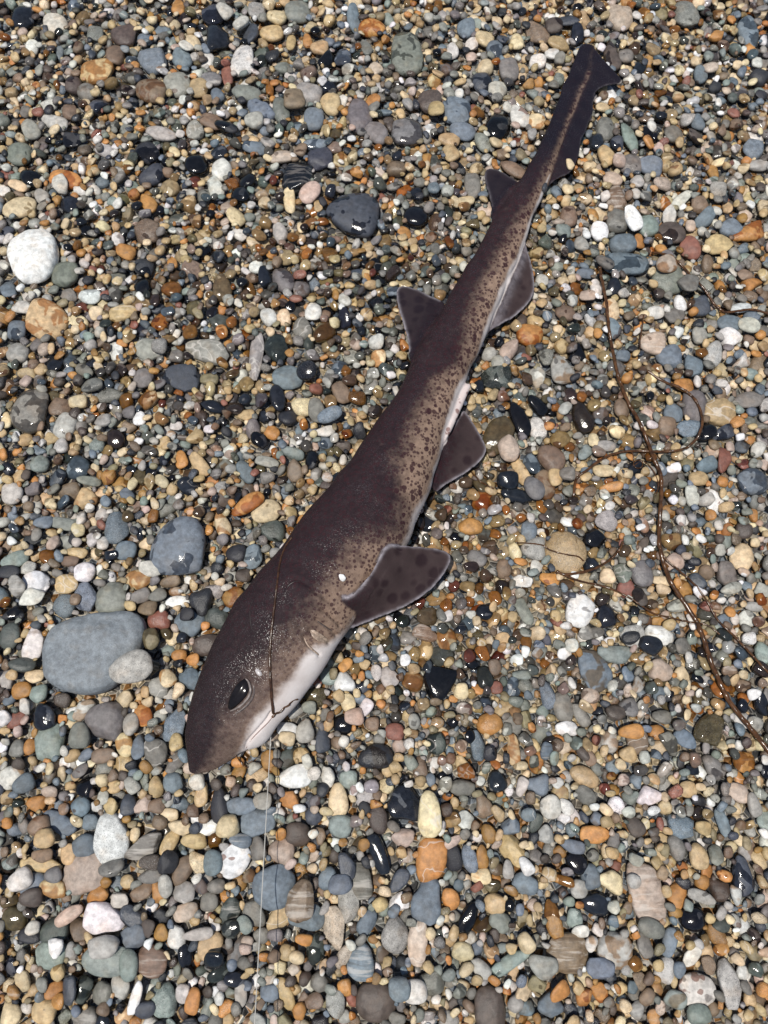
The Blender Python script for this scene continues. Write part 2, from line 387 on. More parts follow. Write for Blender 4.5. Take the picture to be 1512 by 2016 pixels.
TILES[(0, 1008)] = '''
535 618 80 58 -20 L o k|white-crusted grey speckled stone;706 135 112 100 100 S o w|large blue-grey stone with a wet black corner;452 55 62 44 80 S o k;490 148 40 36 0 S o p
235 40 55 24 10 g o p;872 45 52 28 65 C o d;1070 70 46 40 0 D o p;925 158 38 35 0 K o p;995 172 48 35 100 S o w;850 215 24 24 0 K o p;955 245 30 28 0 n o p
325 232 40 38 0 W o p|lilac-white round pebble;130 275 54 46 0 W o p|smooth white rounded stone;70 290 38 32 80 L a b;430 333 60 60 0 g o p|round grey-green disc;540 262 50 38 -10 T o d
595 225 46 28 15 w a p;665 270 40 22 -10 N o p;245 368 44 42 90 S o k;330 330 55 46 90 S a k;300 345 22 20 90 N o p;255 280 45 38 0 T a v;130 335 45 34 0 w a p
620 425 42 38 -10 R o p|dusky pink pebble;600 502 40 30 75 V o p|small olive-green pebble;740 430 55 48 20 S o p;740 405 28 25 0 K o p;790 355 52 44 80 K t p;850 415 46 36 20 D o p
915 330 42 34 -40 o o d;695 350 45 22 0 W o p;575 375 36 30 0 N o p;545 330 40 26 -25 G o p;615 325 35 25 -20 G o p;30 485 50 40 90 D o p;128 522 62 38 105 w a b|white quartz stone with a pink stain
810 522 55 40 -10 n o p;85 600 50 28 0 D o p;125 645 36 26 5 C o p;75 700 38 32 -20 O o p;140 715 35 35 0 A o p;740 655 42 42 0 S a p;660 652 36 28 60 C o d
615 690 40 40 0 L o v;408 825 74 72 0 p o p|large round mauve-brown cobble;170 805 52 42 60 B o p;185 905 70 54 90 A o p|large grey-green oval;315 878 48 40 85 g o p
515 835 42 30 85 L o p;680 838 65 42 100 S a k|pale blue chipped stone;560 800 42 33 70 O o d;485 918 46 32 70 C o d;540 925 45 26 85 S o p;610 950 52 42 85 G a v
400 960 45 28 -10 N o p;695 905 34 26 80 T o p;60 930 32 30 90 G o p;110 925 30 22 90 O o p;55 820 38 30 -50 R o p;15 810 30 25 60 W o p;45 395 38 28 0 K a p
170 40 35 24 0 S o p;295 155 40 20 10 T o p;355 105 26 22 60 w o p;400 118 26 22 90 w o p;100 215 32 26 10 w a k;35 235 40 25 0 K o p;50 185 50 32 -30 A o p
270 190 35 20 0 N o p;700 565 28 24 0 O o p;755 580 26 24 0 O o p;1200 860 45 36 90 L o s;1130 855 42 25 5 W o p;1130 890 32 26 20 C o d;1350 838 36 36 0 K o p
1440 770 34 24 -60 W o p;1395 805 36 32 0 P o p;1370 750 34 28 80 C o p;1465 835 26 26 0 N o p;1215 770 28 24 0 g o p;1240 730 40 35 0 V o k
1478 965 68 46 -10 K o d|glossy black stone with a grey end;1360 600 30 20 -45 O o p;1270 900 45 28 90 B o p
'''
TILES[(756, 1008)] = '''
720 155 84 76 80 T o k|large round sandy-grey stone;590 140 46 44 0 L t k;575 70 38 30 90 S o p;517 150 34 22 70 C o p;835 100 46 42 0 K a p|broken black stone;880 30 42 40 0 L o k
343 52 46 32 5 O o p|smooth orange pebble;368 178 38 28 30 p o p;475 220 36 28 90 N o p;655 262 38 26 15 O o s;548 270 38 22 10 W a p;605 210 26 24 0 w a p
778 385 64 52 110 W o v|large white quartz stone;878 405 45 37 80 B o p;885 248 30 28 90 C o p;1020 240 50 40 80 p o p;945 235 38 32 60 g a v;820 205 28 28 0 B o p
1418 172 55 44 110 C o p|large smooth peach oval;1358 240 48 38 80 G o p;1370 300 42 22 -20 L o p;1425 70 30 30 0 n o p;1100 268 38 20 5 C o p;1150 190 36 34 0 P a p
960 300 36 34 0 R o p;1005 330 40 25 75 n o p;985 485 46 44 0 L o k|salt-and-pepper stone;968 498 34 24 -10 K o p|small black pebble on the salt-and-pepper stone
1095 485 56 38 10 W a b|ridged white shell-like stone;1048 525 45 35 20 B o p;605 475 32 26 0 C o p;470 495 28 22 0 T o p;715 555 28 24 0 W o p;740 525 26 24 90 w o p
525 580 24 22 0 W o p;85 580 24 20 90 W o p;225 675 66 64 0 K a p|big smooth black stone;305 705 30 28 90 C o p;370 697 22 20 0 O o p;832 618 82 56 65 S o d|big dark slate oval
915 560 66 34 5 A t p|grey arrow-shaped stone;1097 620 46 42 0 P t p|dusty pink triangular stone;708 768 56 38 85 G o p|grey egg-shaped pebble;778 798 48 24 60 G o p;650 718 54 28 80 S a k
725 850 45 28 10 W a p;968 768 36 36 0 p o p;1100 805 36 26 10 G o p;915 790 38 28 10 n o p;418 835 50 40 -10 O o p|bright orange oval;545 640 35 18 0 A o p
400 650 42 32 80 D o p;555 390 56 24 65 g a p;170 408 38 34 0 V o p;165 475 50 28 20 N a b;20 648 40 34 60 L o p;42 865 36 32 0 R o p|dull red round pebble;208 912 40 34 80 D o v
513 935 58 24 88 T o d;372 920 58 28 80 S o k;418 950 28 25 90 K o p;340 885 25 20 90 K o p;970 865 45 28 -5 O o p;1078 868 30 28 0 O o p;1005 905 46 42 90 N o v
965 955 34 30 0 T o p;1290 855 62 60 0 V a k|grainy olive-grey slab;1195 895 45 32 40 S o p;1445 495 24 24 0 W o k;1500 550 42 30 80 A o p;1220 495 24 20 90 A o p
1370 625 35 25 0 N o b;1160 365 40 25 0 L a p;1185 525 35 32 0 G o p;1465 370 35 18 10 L o p;1240 270 34 25 50 B o p;120 825 30 22 80 L o p;445 690 24 24 0 R o p
440 610 30 24 80 N o p;1495 755 45 25 80 B o p
'''
TILES[(0, 1512)] = '''
432 283 95 66 82 W o k|big white stone freckled with black;325 420 82 68 -15 P o p|large pale pinkish-grey stone;918 368 66 54 -60 W o s|white oval freckled with rust;1158 35 64 42 -10 W o v|glossy cream-white oval
1075 472 80 80 0 S o p|large round blue slate disc;1185 517 72 52 95 N a b|squarish brown striped stone;1105 330 50 48 0 P o p|round dusky pink disc;1200 585 75 52 30 S a p
1030 130 38 30 0 L o p;948 152 62 32 0 S o p;1010 220 68 50 0 S a p;898 228 42 40 0 C o p|round buttery cream pebble;858 150 68 33 80 K a p|black kidney-shaped stone;675 60 38 38 0 S o p
775 55 30 30 0 w o p;790 105 45 26 95 T o p;608 75 40 26 80 T o p;500 145 38 30 80 B o p;555 145 34 32 0 P a p;610 150 35 28 0 N o p;310 155 38 36 90 S o s|round blue-grey pebble with a dark dimple
325 80 36 34 0 K o p;225 218 70 32 30 S o p|long dark slate cobble;185 97 34 24 0 P o p;135 140 34 30 15 O o p;95 62 40 34 -30 S o p;35 40 48 44 0 w o d;400 118 26 22 90 w o p
350 215 30 28 0 S o p;155 230 40 40 0 N o d;190 272 38 34 0 T o p;262 342 38 30 85 T o p;325 308 45 42 0 S o p;560 318 78 42 -25 G a b|long grey-brown wedge;155 382 80 28 5 T o p|long tan finger-shaped pebble
165 345 38 25 0 N o p;210 420 34 28 0 p o p|small lilac pebble;85 440 45 38 -30 w o p;125 460 50 44 0 S o p;205 475 52 32 10 T o d;128 508 40 34 0 n o p;375 505 42 30 -20 O a p
703 235 42 26 15 C o s;760 290 48 28 5 T o p;662 298 48 27 -60 T o p;945 285 42 24 15 S o b;1010 318 42 33 80 G o p;780 372 40 32 80 C a k;838 372 45 36 80 S o p
712 405 56 36 -50 N a p;662 375 44 36 -60 K a p;590 372 40 28 0 n o k;585 430 45 26 -10 G o p;440 395 48 28 -10 G o p;652 465 42 26 80 L o p;720 490 42 40 0 L a v
495 450 26 24 0 T o p;555 490 45 28 -20 N a p;620 490 40 28 90 O a p;845 470 36 26 -10 G o p;820 530 34 32 0 G o p;902 570 52 36 -60 D o b;998 575 50 42 85 G a p
1092 600 50 38 -45 T o v;725 572 48 30 -15 P o p|smooth pale peach oval;910 635 38 32 0 D o p;965 615 34 26 60 A o p;1082 658 30 22 0 p o p;1025 665 30 28 0 G o p
1330 128 62 38 85 C o p|smooth cream bean-shaped pebble;1340 232 46 42 0 A o p|round mint-green pebble;1170 265 48 44 0 n o p|round taupe pebble;1135 130 38 34 0 O a p;1290 35 40 26 80 w t p;1370 48 34 34 0 A o p
1420 450 65 42 85 G o b;1368 388 52 30 80 B a p;1290 440 42 38 90 S o p;1340 455 45 34 0 S o p;1372 538 65 40 85 L a k|pale grey pitted lozenge;1315 637 75 42 85 P a k|salmon-pink pitted stone
1445 612 50 30 -60 S o p;1490 340 75 30 70 B o p;1490 205 50 34 90 n o p;1422 770 64 52 100 S o b|blue-grey disc with a white band;1350 748 46 24 -60 P o k;1240 720 52 38 80 D a p
1195 678 32 20 10 O o p;1125 732 28 28 0 T o p;1355 870 30 30 0 O o p;1122 895 60 26 65 T o p|long smooth beige pebble;1060 895 38 32 0 S o p;920 838 40 26 15 B o p
1480 930 75 65 0 n o p|large smooth taupe cobble;1320 935 48 36 85 L o k;1230 925 40 26 -15 N o p;400 605 78 58 25 W a p|jagged white stone;512 590 50 34 30 B o p;465 525 34 26 0 w a p
270 580 56 26 -30 P o p;48 598 45 40 0 V o p;110 660 45 30 0 K o p;130 628 26 24 0 w o p;205 645 52 48 0 D o p;305 640 40 34 80 N a p;412 700 56 38 0 L o p
515 672 52 46 0 S a p;405 765 85 55 0 A o p|broad buried grey-green stone;508 775 55 36 85 A o p;190 742 58 48 0 A o p;225 705 34 30 80 W a p;272 725 32 22 80 L o p
80 845 38 26 70 C o p;205 880 34 26 -20 O o p;165 965 46 40 0 T o p|rounded caramel pebble;30 975 42 38 60 C o p;225 920 26 26 0 O o p;320 880 48 38 85 D a p;275 875 48 28 85 B o p
395 895 40 38 90 G o p;470 865 45 34 70 L a p;535 905 58 20 -75 W o p|thin white sliver of stone;570 955 42 30 0 B o p;640 922 54 46 85 A o k|pale blue-green speckled oval;590 770 62 54 30 N o b|two-lobed brown stone
690 670 40 34 85 w o p;630 652 30 28 90 o o p;780 655 58 22 -8 L o p;822 708 54 44 -70 T o p;845 755 38 32 0 B o p;725 745 40 26 85 B o p;860 815 45 30 -30 D o p
715 895 32 28 90 w a p;945 900 40 24 85 L o p
'''
TILES[(756, 1512)] = '''
86 140 70 64 0 B t p|charcoal rounded-triangle stone;176 180 82 44 85 C o v|tall cream oval with tan veins;186 368 82 57 -75 O o v|large glossy amber oval;165 530 80 58 85 S t p|blue-grey triangular stone
42 662 64 52 80 L o k|round taupe gritty stone;133 690 80 37 95 P o v|upright cream oval with a brown scribble;728 735 78 68 0 N o b|large smooth domed taupe stone;915 725 65 62 0 L o d|round flat grey stone
628 785 56 44 0 L a p;500 770 90 26 -32 A t p|long pale aqua sliver;1040 495 110 64 80 P o b|largest cream-white oval;980 443 26 26 0 L o p|small grey pebble perched on a cream-white oval
795 35 58 36 30 T o p|tan potato-shaped pebble;1055 115 46 36 15 W a p;835 540 58 40 10 B o p;775 478 34 32 0 L a p;820 432 46 36 85 S o p;835 265 56 32 5 O o p|long brick-orange oval
745 310 48 26 20 S o p;670 605 72 30 80 o o p|amber teardrop pebble;755 595 34 30 90 A o p;775 645 32 22 0 w o p;1050 630 50 34 20 g o p;850 790 50 40 20 S a p;1032 700 44 30 85 G o p
1132 692 52 26 -70 S o p;1220 748 42 28 -40 w o p;1240 882 68 56 15 w o s|off-white stone with a brown square mark;1372 855 82 42 85 L a k|tall pitted grey stone;420 965 82 58 85 n o p|large dark brown cobble
190 850 50 46 0 G a p;120 880 48 40 0 w o p;60 860 40 38 0 S o p;690 880 42 32 -30 O o p;1248 350 46 36 85 T o p;1315 345 34 28 85 g a p;1420 428 72 40 85 B o p|long blue-black cobble
1265 237 34 26 20 T o p;1180 235 50 44 0 S a k;1343 215 52 22 80 S a p;1405 100 44 34 20 P o p;1205 85 36 30 0 T o p;965 175 26 22 0 w o p;920 150 34 32 90 W o k
800 110 45 30 45 G o p;610 70 45 40 0 S t p;545 75 36 22 -65 w o p;448 55 40 36 80 B o v;310 80 48 30 0 G o p;395 150 45 34 80 N t p;415 262 36 26 80 o o p
500 230 35 32 0 S a p;600 220 36 22 -60 D o p;75 280 45 34 0 P a p;275 360 45 32 80 K o p;340 362 52 28 80 S o k;388 352 42 24 85 o o p;510 330 64 42 60 T a p
560 385 36 24 60 W o p;385 430 38 28 0 C o d;490 400 34 22 90 L o p;440 540 42 36 0 T o p;560 460 50 40 10 S t p;460 610 42 34 30 g o p;335 600 62 30 -55 K a p
58 448 50 28 -50 B o p;265 520 40 32 80 O o p;1225 600 50 42 0 K o p;1258 510 54 22 20 L o p;762 378 44 36 30 K o p;905 450 52 36 40 C t p;708 445 44 18 15 o o p
995 230 38 32 60 n o p;1460 145 45 25 80 L o p;560 690 36 30 60 C o p;383 795 42 28 45 L o p;1240 970 45 34 0 A o p;660 940 50 45 0 S a p
'''
TILES[(756, 504)] = '''
577 303 50 40 10 O o d|glossy orange pebble with a pink end;450 470 60 42 -5 D a k|dark mottled crystalline stone;700 440 56 44 70 L o d;452 697 78 50 -60 V o w|big wet olive-grey stone
538 638 72 32 70 K o p|long shiny black stone;607 673 46 32 75 w o k|frosty white oval;607 580 46 26 40 K o p;490 760 50 38 80 P o p;662 790 58 46 40 N o p|big wet caramel-brown pebble
583 812 42 32 80 S o w;540 842 54 24 65 T o p;637 897 56 35 75 N o d;592 915 48 36 75 p o p;675 870 34 26 80 T o p;715 865 28 28 0 G o p;788 625 62 38 75 n o p
487 885 40 34 0 B o p;525 940 62 30 20 B a p;1065 335 50 44 0 P o b|pinkish pebble with tan stripes;1105 42 38 34 -20 P o d|peach pebble on a green-grey dome;1125 80 60 58 0 g o p
955 20 88 44 0 S o w|long slate slab;868 28 36 24 35 G o p;1255 188 36 34 90 B o p|round blue-black pebble;1410 195 42 20 -10 W o p;1190 115 38 36 0 G a p;1130 385 48 46 0 S o p
1305 372 50 34 110 L o k;1330 605 60 52 0 T o v|big cream agate-like stone;1187 500 40 30 10 O o p;1232 580 64 46 100 p o p;1212 672 50 34 -15 S o k;1270 695 38 30 -50 K o p
1145 610 36 34 0 S o p;1120 665 36 36 0 N o p;1345 690 42 26 -20 B o p;1445 558 56 34 5 G a p;1462 880 56 52 0 S o w|large blue-grey stone with a wet notch;1345 800 50 26 -70 R a p
1280 815 46 28 -20 S o p;1480 755 32 24 -40 w o p;1245 870 38 28 0 T o p;1250 305 30 28 90 L o p;1225 420 42 36 80 S a p;1365 308 38 30 60 W o p;1370 255 48 32 10 S o v
1437 272 40 28 20 w o p;1172 178 30 24 80 W o p;1150 225 40 28 -20 G o p;1075 215 32 22 0 w o p;900 205 38 30 70 C o d;907 272 40 26 70 S o s|slate pebble with a dark hollow
910 115 34 30 90 B o p;840 118 34 22 85 w o p;718 212 38 32 20 N o p;625 85 24 22 0 w o p;495 360 46 28 -50 P a p;415 375 28 24 0 L o p;450 410 24 24 0 L o p
805 145 30 24 0 P o p;795 60 34 18 0 S o p;940 590 38 30 80 N o p;735 540 28 26 90 n o p;880 742 38 20 0 L o p;795 770 34 22 -50 A o p;830 718 26 22 90 C o p
870 840 40 24 0 C o p;900 905 42 18 -5 O o p;1220 940 40 26 80 w o p
'''
STONES = []
for (ox, oy), txt in TILES.items():
    for row in txt.strip().replace('\n', ';').split(';'):
        if not row.strip(): continue
        d, _, nm = row.partition('|')
        a = d.split()
        STONES.append(dict(px=ox + float(a[0]) / 2, py=oy + float(a[1]) / 2, rx=float(a[2]) / 2, ry=float(a[3]) / 2,
                           ang=float(a[4]), col=a[5], shp=a[6], pat=a[7], nm=nm.strip() or None))
# the one slab with a traced outline (photo pixels)
SLAB = [(86, 1330), (84, 1300), (88, 1262), (100, 1238), (125, 1222), (165, 1212), (215, 1206), (262, 1205), (280, 1216), (286, 1238),
        (281, 1264), (268, 1290), (250, 1312), (236, 1338), (212, 1358), (175, 1368), (140, 1364), (108, 1352)]
STONES.append(dict(px=184.0, py=1286.0, rx=103.0, ry=80.0, ang=-10.0, col='S', shp='o', pat='k', nm='big flat slate-blue slab', outline=SLAB))
# ------------------------------------------------------------------ the dogfish: outline traced at body height
# back edge x y, belly edge x y, half thickness (mm)
ST_TAB = '''
373 1519 386 1526 3;369 1488 414 1520 7;367 1455 444 1503 11;368 1430 474 1482 14.5;374 1392 515 1466 18;389 1350 556 1420 21;409 1294 597 1373 23.5
433 1247 634 1324 25;465 1187 664 1268 26.5;505 1135 702 1216 27.5;552 1080 738 1162 27.5;597 1020 776 1110 27;634 979 804 1068 26;664 941 822 1022 25
693 903 841 983 24;725 855 858 930 22.5;748 822 872 882 21;769 794 886 838 20;793 754 905 782 18.5;808 714 922 738 17.5;826 680 940 698 16.5;850 645 958 660 15.5
870 612 974 618 14.5;888 580 988 582 13.5;907 545 1002 548 12.5;926 514 1016 519 11.5;945 483 1030 486 10.5;962 450 1041 450 10;977 420 1051 420 9.2
995 392 1062 398 8.6;1012 370 1071 378 8;1033 339 1083 352 7.2;1052 308 1094 318 6.4;1067 274 1106 284 5.6;1086 236 1120 246 5;1098 203 1134 214 4.4
1110 168 1148 180 3.8;1124 138 1160 152 3;1140 108 1162 116 2.2
'''
st = np.array([[float(x) for x in r.split()] for r in ST_TAB.strip().replace('\n', ';').split(';')])
NST = len(st)

def interp(tab, t):
    """Catmull-Rom through the rows of tab"""
    t = np.clip(t, 0, len(tab) - 1 - 1e-6)
    i = t.astype(int); u = (t - i)[:, None]
    g = lambda k: tab[np.clip(i + k, 0, len(tab) - 1)]
    p0, p1, p2, p3 = g(-1), g(0), g(1), g(2)
    return 0.5 * (2 * p1 + (p2 - p0) * u + (2 * p0 - 5 * p1 + 4 * p2 - p3) * u ** 2 + (3 * p1 - p0 - 3 * p2 + p3) * u ** 3)

NS, NR = 260, 56
ts = np.linspace(0, NST - 1, NS)
rows = interp(st, ts)
half = rows[:, 4] / 1000.0
SZ = half * 0.97 + 0.0005                                # centre height: belly side rests on the pebbles
Lw = np.array([px2w(r[0], r[1], z) for r, z in zip(rows, SZ)])
Rw = np.array([px2w(r[2], r[3], z) for r, z in zip(rows, SZ)])
Cw = (Lw + Rw) / 2
Ew = (Rw - Lw)[:, :2]; Aw = np.linalg.norm(Ew, axis=1) / 2; Ew = Ew / (2 * Aw[:, None])

def body_shell():
    th = np.linspace(0, 2 * np.pi, NR, endpoint=False)
    V = []
    for i in range(NS):
        c, s = np.cos(th), np.sin(th)
        e = 0.92
        x = np.sign(c) * np.abs(c) ** e; z = np.sign(s) * np.abs(s) ** e
        z = np.where(z < 0, z * 0.9, z)                  # a little flat where it lies
        # high back, thinner belly edge on the head
        hd = max(0.0, 1 - ts[i] / 9.0)
        z = z * (1 - 0.22 * hd * np.clip(x, -0.2, 1))
        xy = Cw[i, :2][None] + (x * Aw[i])[:, None] * Ew[i][None]
        V.append(np.column_stack([xy, SZ[i] + z * half[i]]))
    V = np.concatenate(V)
    F = []
    for i in range(NS - 1):
        a = i * NR + np.arange(NR); b = i * NR + (np.arange(NR) + 1) % NR
        F.append(np.column_stack([a, a + NR, b + NR, b]))
    F = np.concatenate(F)
    tri = np.concatenate([F[:, [0, 1, 2]], F[:, [0, 2, 3]]])
    n = len(V)
    V = np.vstack([V, V[:NR].mean(0), V[-NR:].mean(0)])
    k = np.arange(NR); k2 = (k + 1) % NR
    tri = np.vstack([tri, np.column_stack([np.full(NR, n), k, k2]),
                     np.column_stack([np.full(NR, n + 1), (NS - 1) * NR + k2, (NS - 1) * NR + k])])
    return V, tri

FINS = dict(
 pectoral='682 1236 22;700 1235 25;727 1224 27;765 1209 28;798 1195 28;828 1177 28;852 1158 28;872 1134 28;884 1114 27;888 1102 27;886 1092 27;877 1084 28;850 1078 31;820 1075 35;790 1074 40;766 1075 45;755 1083 48;748 1096 49;738 1114 50;722 1140 50;704 1163 50;684 1176 49;660 1176 44;648 1200 38;655 1230 26',
 pelvic='858 972 16;872 958 13;888 949 11;917 932 9;940 914 8;953 899 8;958 886 8;955 874 8;946 856 8;934 836 9;920 815 10;912 806 11;895 832 16;872 868 22;850 900 24;842 945 22',
 anal='958 660 14;966 651 11;983 641 9;1011 626 7;1035 604 6;1047 588 6;1052 572 6;1052 556 6;1050 535 6;1042 504 8;1033 474 10;1015 500 14;990 550 16;968 610 16',
 dorsal='808 716 24;805 700 20;803 673 15;795 642 10;785 611 8;781 590 7;780 576 7;783 567 7;791 563 7;804 564 7;828 573 8;845 582 8;859 588 9;870 593 9;876 599 10;869 617 12;863 635 19;861 650 25;880 662 31;850 704 31;825 722 31',
 dorsal2='967 434 13;968 412 11;964 389 8;957 367 7;953 348 6;955 337 6;962 332 6;979 334 6;1000 346 7;1012 353 8;1018 359 8;1013 373 13;1024 386 16;1000 424 17;980 438 18',
 caudal='1030 345 9;1052 308 8;1067 274 7.5;1086 236 7;1098 203 7;1107 174 7;1121 143 7;1133 112 7;1139 95 7;1146 88 7;1156 86 7;1167 89 7;1174 100 7;1190 120 7;1205 136 7;1219 151 6;1224 159 6;1218 165 6;1195 168 6;1179 175 6;1171 184 6;1167 203 6;1168 222 6;1157 246 6;1152 262 6;1144 274 6;1142 289 6;1141 300 6;1135 318 6;1128 334 6;1117 344 6;1102 349 6.5;1086 360 7;1073 376 8;1055 372 9')
CLASPER = [(864, 876, 25), (880, 846, 24), (895, 814, 22), (908, 786, 20), (919, 764, 18), (925, 757, 17)]

def fin_pts(txt):
    return [tuple(float(x) for x in r.split()) for r in txt.split(';')]

def poly_dist(P, poly):
    """distance of points P (n,2) to closed polygon + inside test"""
    A = np.asarray(poly); B = np.roll(A, -1, 0)
    d = np.full(len(P), 1e9); ins = np.zeros(len(P), bool)
    for a, b in zip(A, B):
        ab = b - a; L = (ab ** 2).sum() + 1e-18
        u = np.clip(((P - a) @ ab) / L, 0, 1)
        d = np.minimum(d, np.linalg.norm(P - a - u[:, None] * ab, axis=1))
        c = ((a[1] > P[:, 1]) != (b[1] > P[:, 1]))
        xs = (b[0] - a[0]) * (P[:, 1] - a[1]) / (b[1] - a[1] + 1e-18) + a[0]
        ins ^= c & (P[:, 0] < xs)
    return d, ins

FINW = {k: np.array([px2w(x, y, z / 1000) for x, y, z in fin_pts(t)]) for k, t in FINS.items()}

def smooth_closed(P, n=3):
    """rounder outline: Chaikin once, then resample densely"""
    for _ in range(1):
        Q = np.roll(P, -1, 0)
        P = np.stack([0.8 * P + 0.2 * Q, 0.2 * P + 0.8 * Q], 1).reshape(-1, 3)
    out = []
    Q = np.roll(P, -1, 0)
    for a, b in zip(P, Q):
        k = max(1, int(np.linalg.norm(b - a) / 0.0016))
        for j in range(k): out.append(a + (b - a) * j / k)
    return np.array(out)

def fin_shell(P3, tmid=0.0030, tedge=0.0017, seed=0):
    from mathutils.geometry import delaunay_2d_cdt
    O = smooth_closed(P3)
    r = np.random.default_rng(seed)
    # slight ragged trailing edge
    lo, hi = O[:, :2].min(0), O[:, :2].max(0)
    g = 0.0022
    X, Y = np.meshgrid(np.arange(lo[0], hi[0], g), np.arange(lo[1], hi[1], g))
    G = np.column_stack([X.ravel(), Y.ravel()])
    d, ins = poly_dist(G, O[:, :2])
    G = G[ins & (d > 0.0009)]
    pts = np.vstack([O[:, :2], G])
    n = len(O)
    vs, es, fs, *_ = delaunay_2d_cdt([Vector(p) for p in pts], [], [list(range(n))], 1, 1e-7)
    vs = np.array([tuple(v) for v in vs]); F = np.array([f for f in fs if len(f) == 3])
    d, _ = poly_dist(vs, O[:, :2])
    W = 1.0 / (((vs[:, None, :] - P3[None, :, :2]) ** 2).sum(2) + 2e-6) ** 1.3
    z = (W * P3[None, :, 2]).sum(1) / W.sum(1)
    # gentle ripple along the web
    z += 0.0006 * np.sin(vs[:, 0] * 310 + seed) * np.sin(vs[:, 1] * 260) * np.clip(d / 0.008, 0, 1)
    t = tedge + (tmid - tedge) * np.clip(d / 0.012, 0, 1)
    top = np.column_stack([vs, z + t / 2]); bot = np.column_stack([vs, z - t / 2])
    m = len(vs)
    ed = {}
    for f in F:
        for a, b in ((f[0], f[1]), (f[1], f[2]), (f[2], f[0])):
            ed[(a, b)] = 1
    side = [(a, b) for a, b in ed if (b, a) not in ed]
    S = []
    for a, b in side:
        S += [(b, a, a + m), (b, a + m, b + m)]
    return np.vstack([top, bot]), np.vstack([F, F[:, ::-1] + m, np.array(S)])

def tube(P, R, nr=10, cap=True, flat=1.0):
    P = np.asarray(P, float); n = len(P)
    R = np.full(n, R) if np.isscalar(R) else np.asarray(R)
    T = np.gradient(P, axis=0); T /= np.linalg.norm(T, axis=1)[:, None] + 1e-12
    up = np.array((0, 0, 1.0))
    S = np.cross(T, up); S /= np.linalg.norm(S, axis=1)[:, None] + 1e-9
    U = np.cross(S, T)
    th = np.linspace(0, 2 * np.pi, nr, endpoint=False)
    V = (P[:, None] + R[:, None, None] * (np.cos(th)[None, :, None] * S[:, None] + flat * np.sin(th)[None, :, None] * U[:, None])).reshape(-1, 3)
    F = []
    for i in range(n - 1):
        for k in range(nr):
            a = i * nr + k; b = i * nr + (k + 1) % nr
            F += [(a, b, b + nr), (a, b + nr, a + nr)]
    if cap:
        V = np.vstack([V, P[0], P[-1]])
        for k in range(nr):
            F.append((n * nr, (k + 1) % nr, k)); F.append((n * nr + 1, (n - 1) * nr + k, (n - 1) * nr + (k + 1) % nr))
    return V, np.array(F)

def curve(pts, n):
    """smooth resample of a few control points"""
    pts = np.asarray(pts, float)
    return interp(pts, np.linspace(0, len(pts) - 1, n))

# footprint of the fish on the beach, used to keep pebbles from poking through it
def fish_cover(P):
    d = ((P[:, None, :] - Cw[None, ::4, :2]) ** 2).sum(2)
    i = d.argmin(1) * 4
    q = np.linalg.norm(P - Cw[i, :2], axis=1) / np.maximum(Aw[i], 0.004)
    c = q < 1.0
    for w in FINW.values():
        _, ins = poly_dist(P, w[:, :2]); c |= ins
    return c

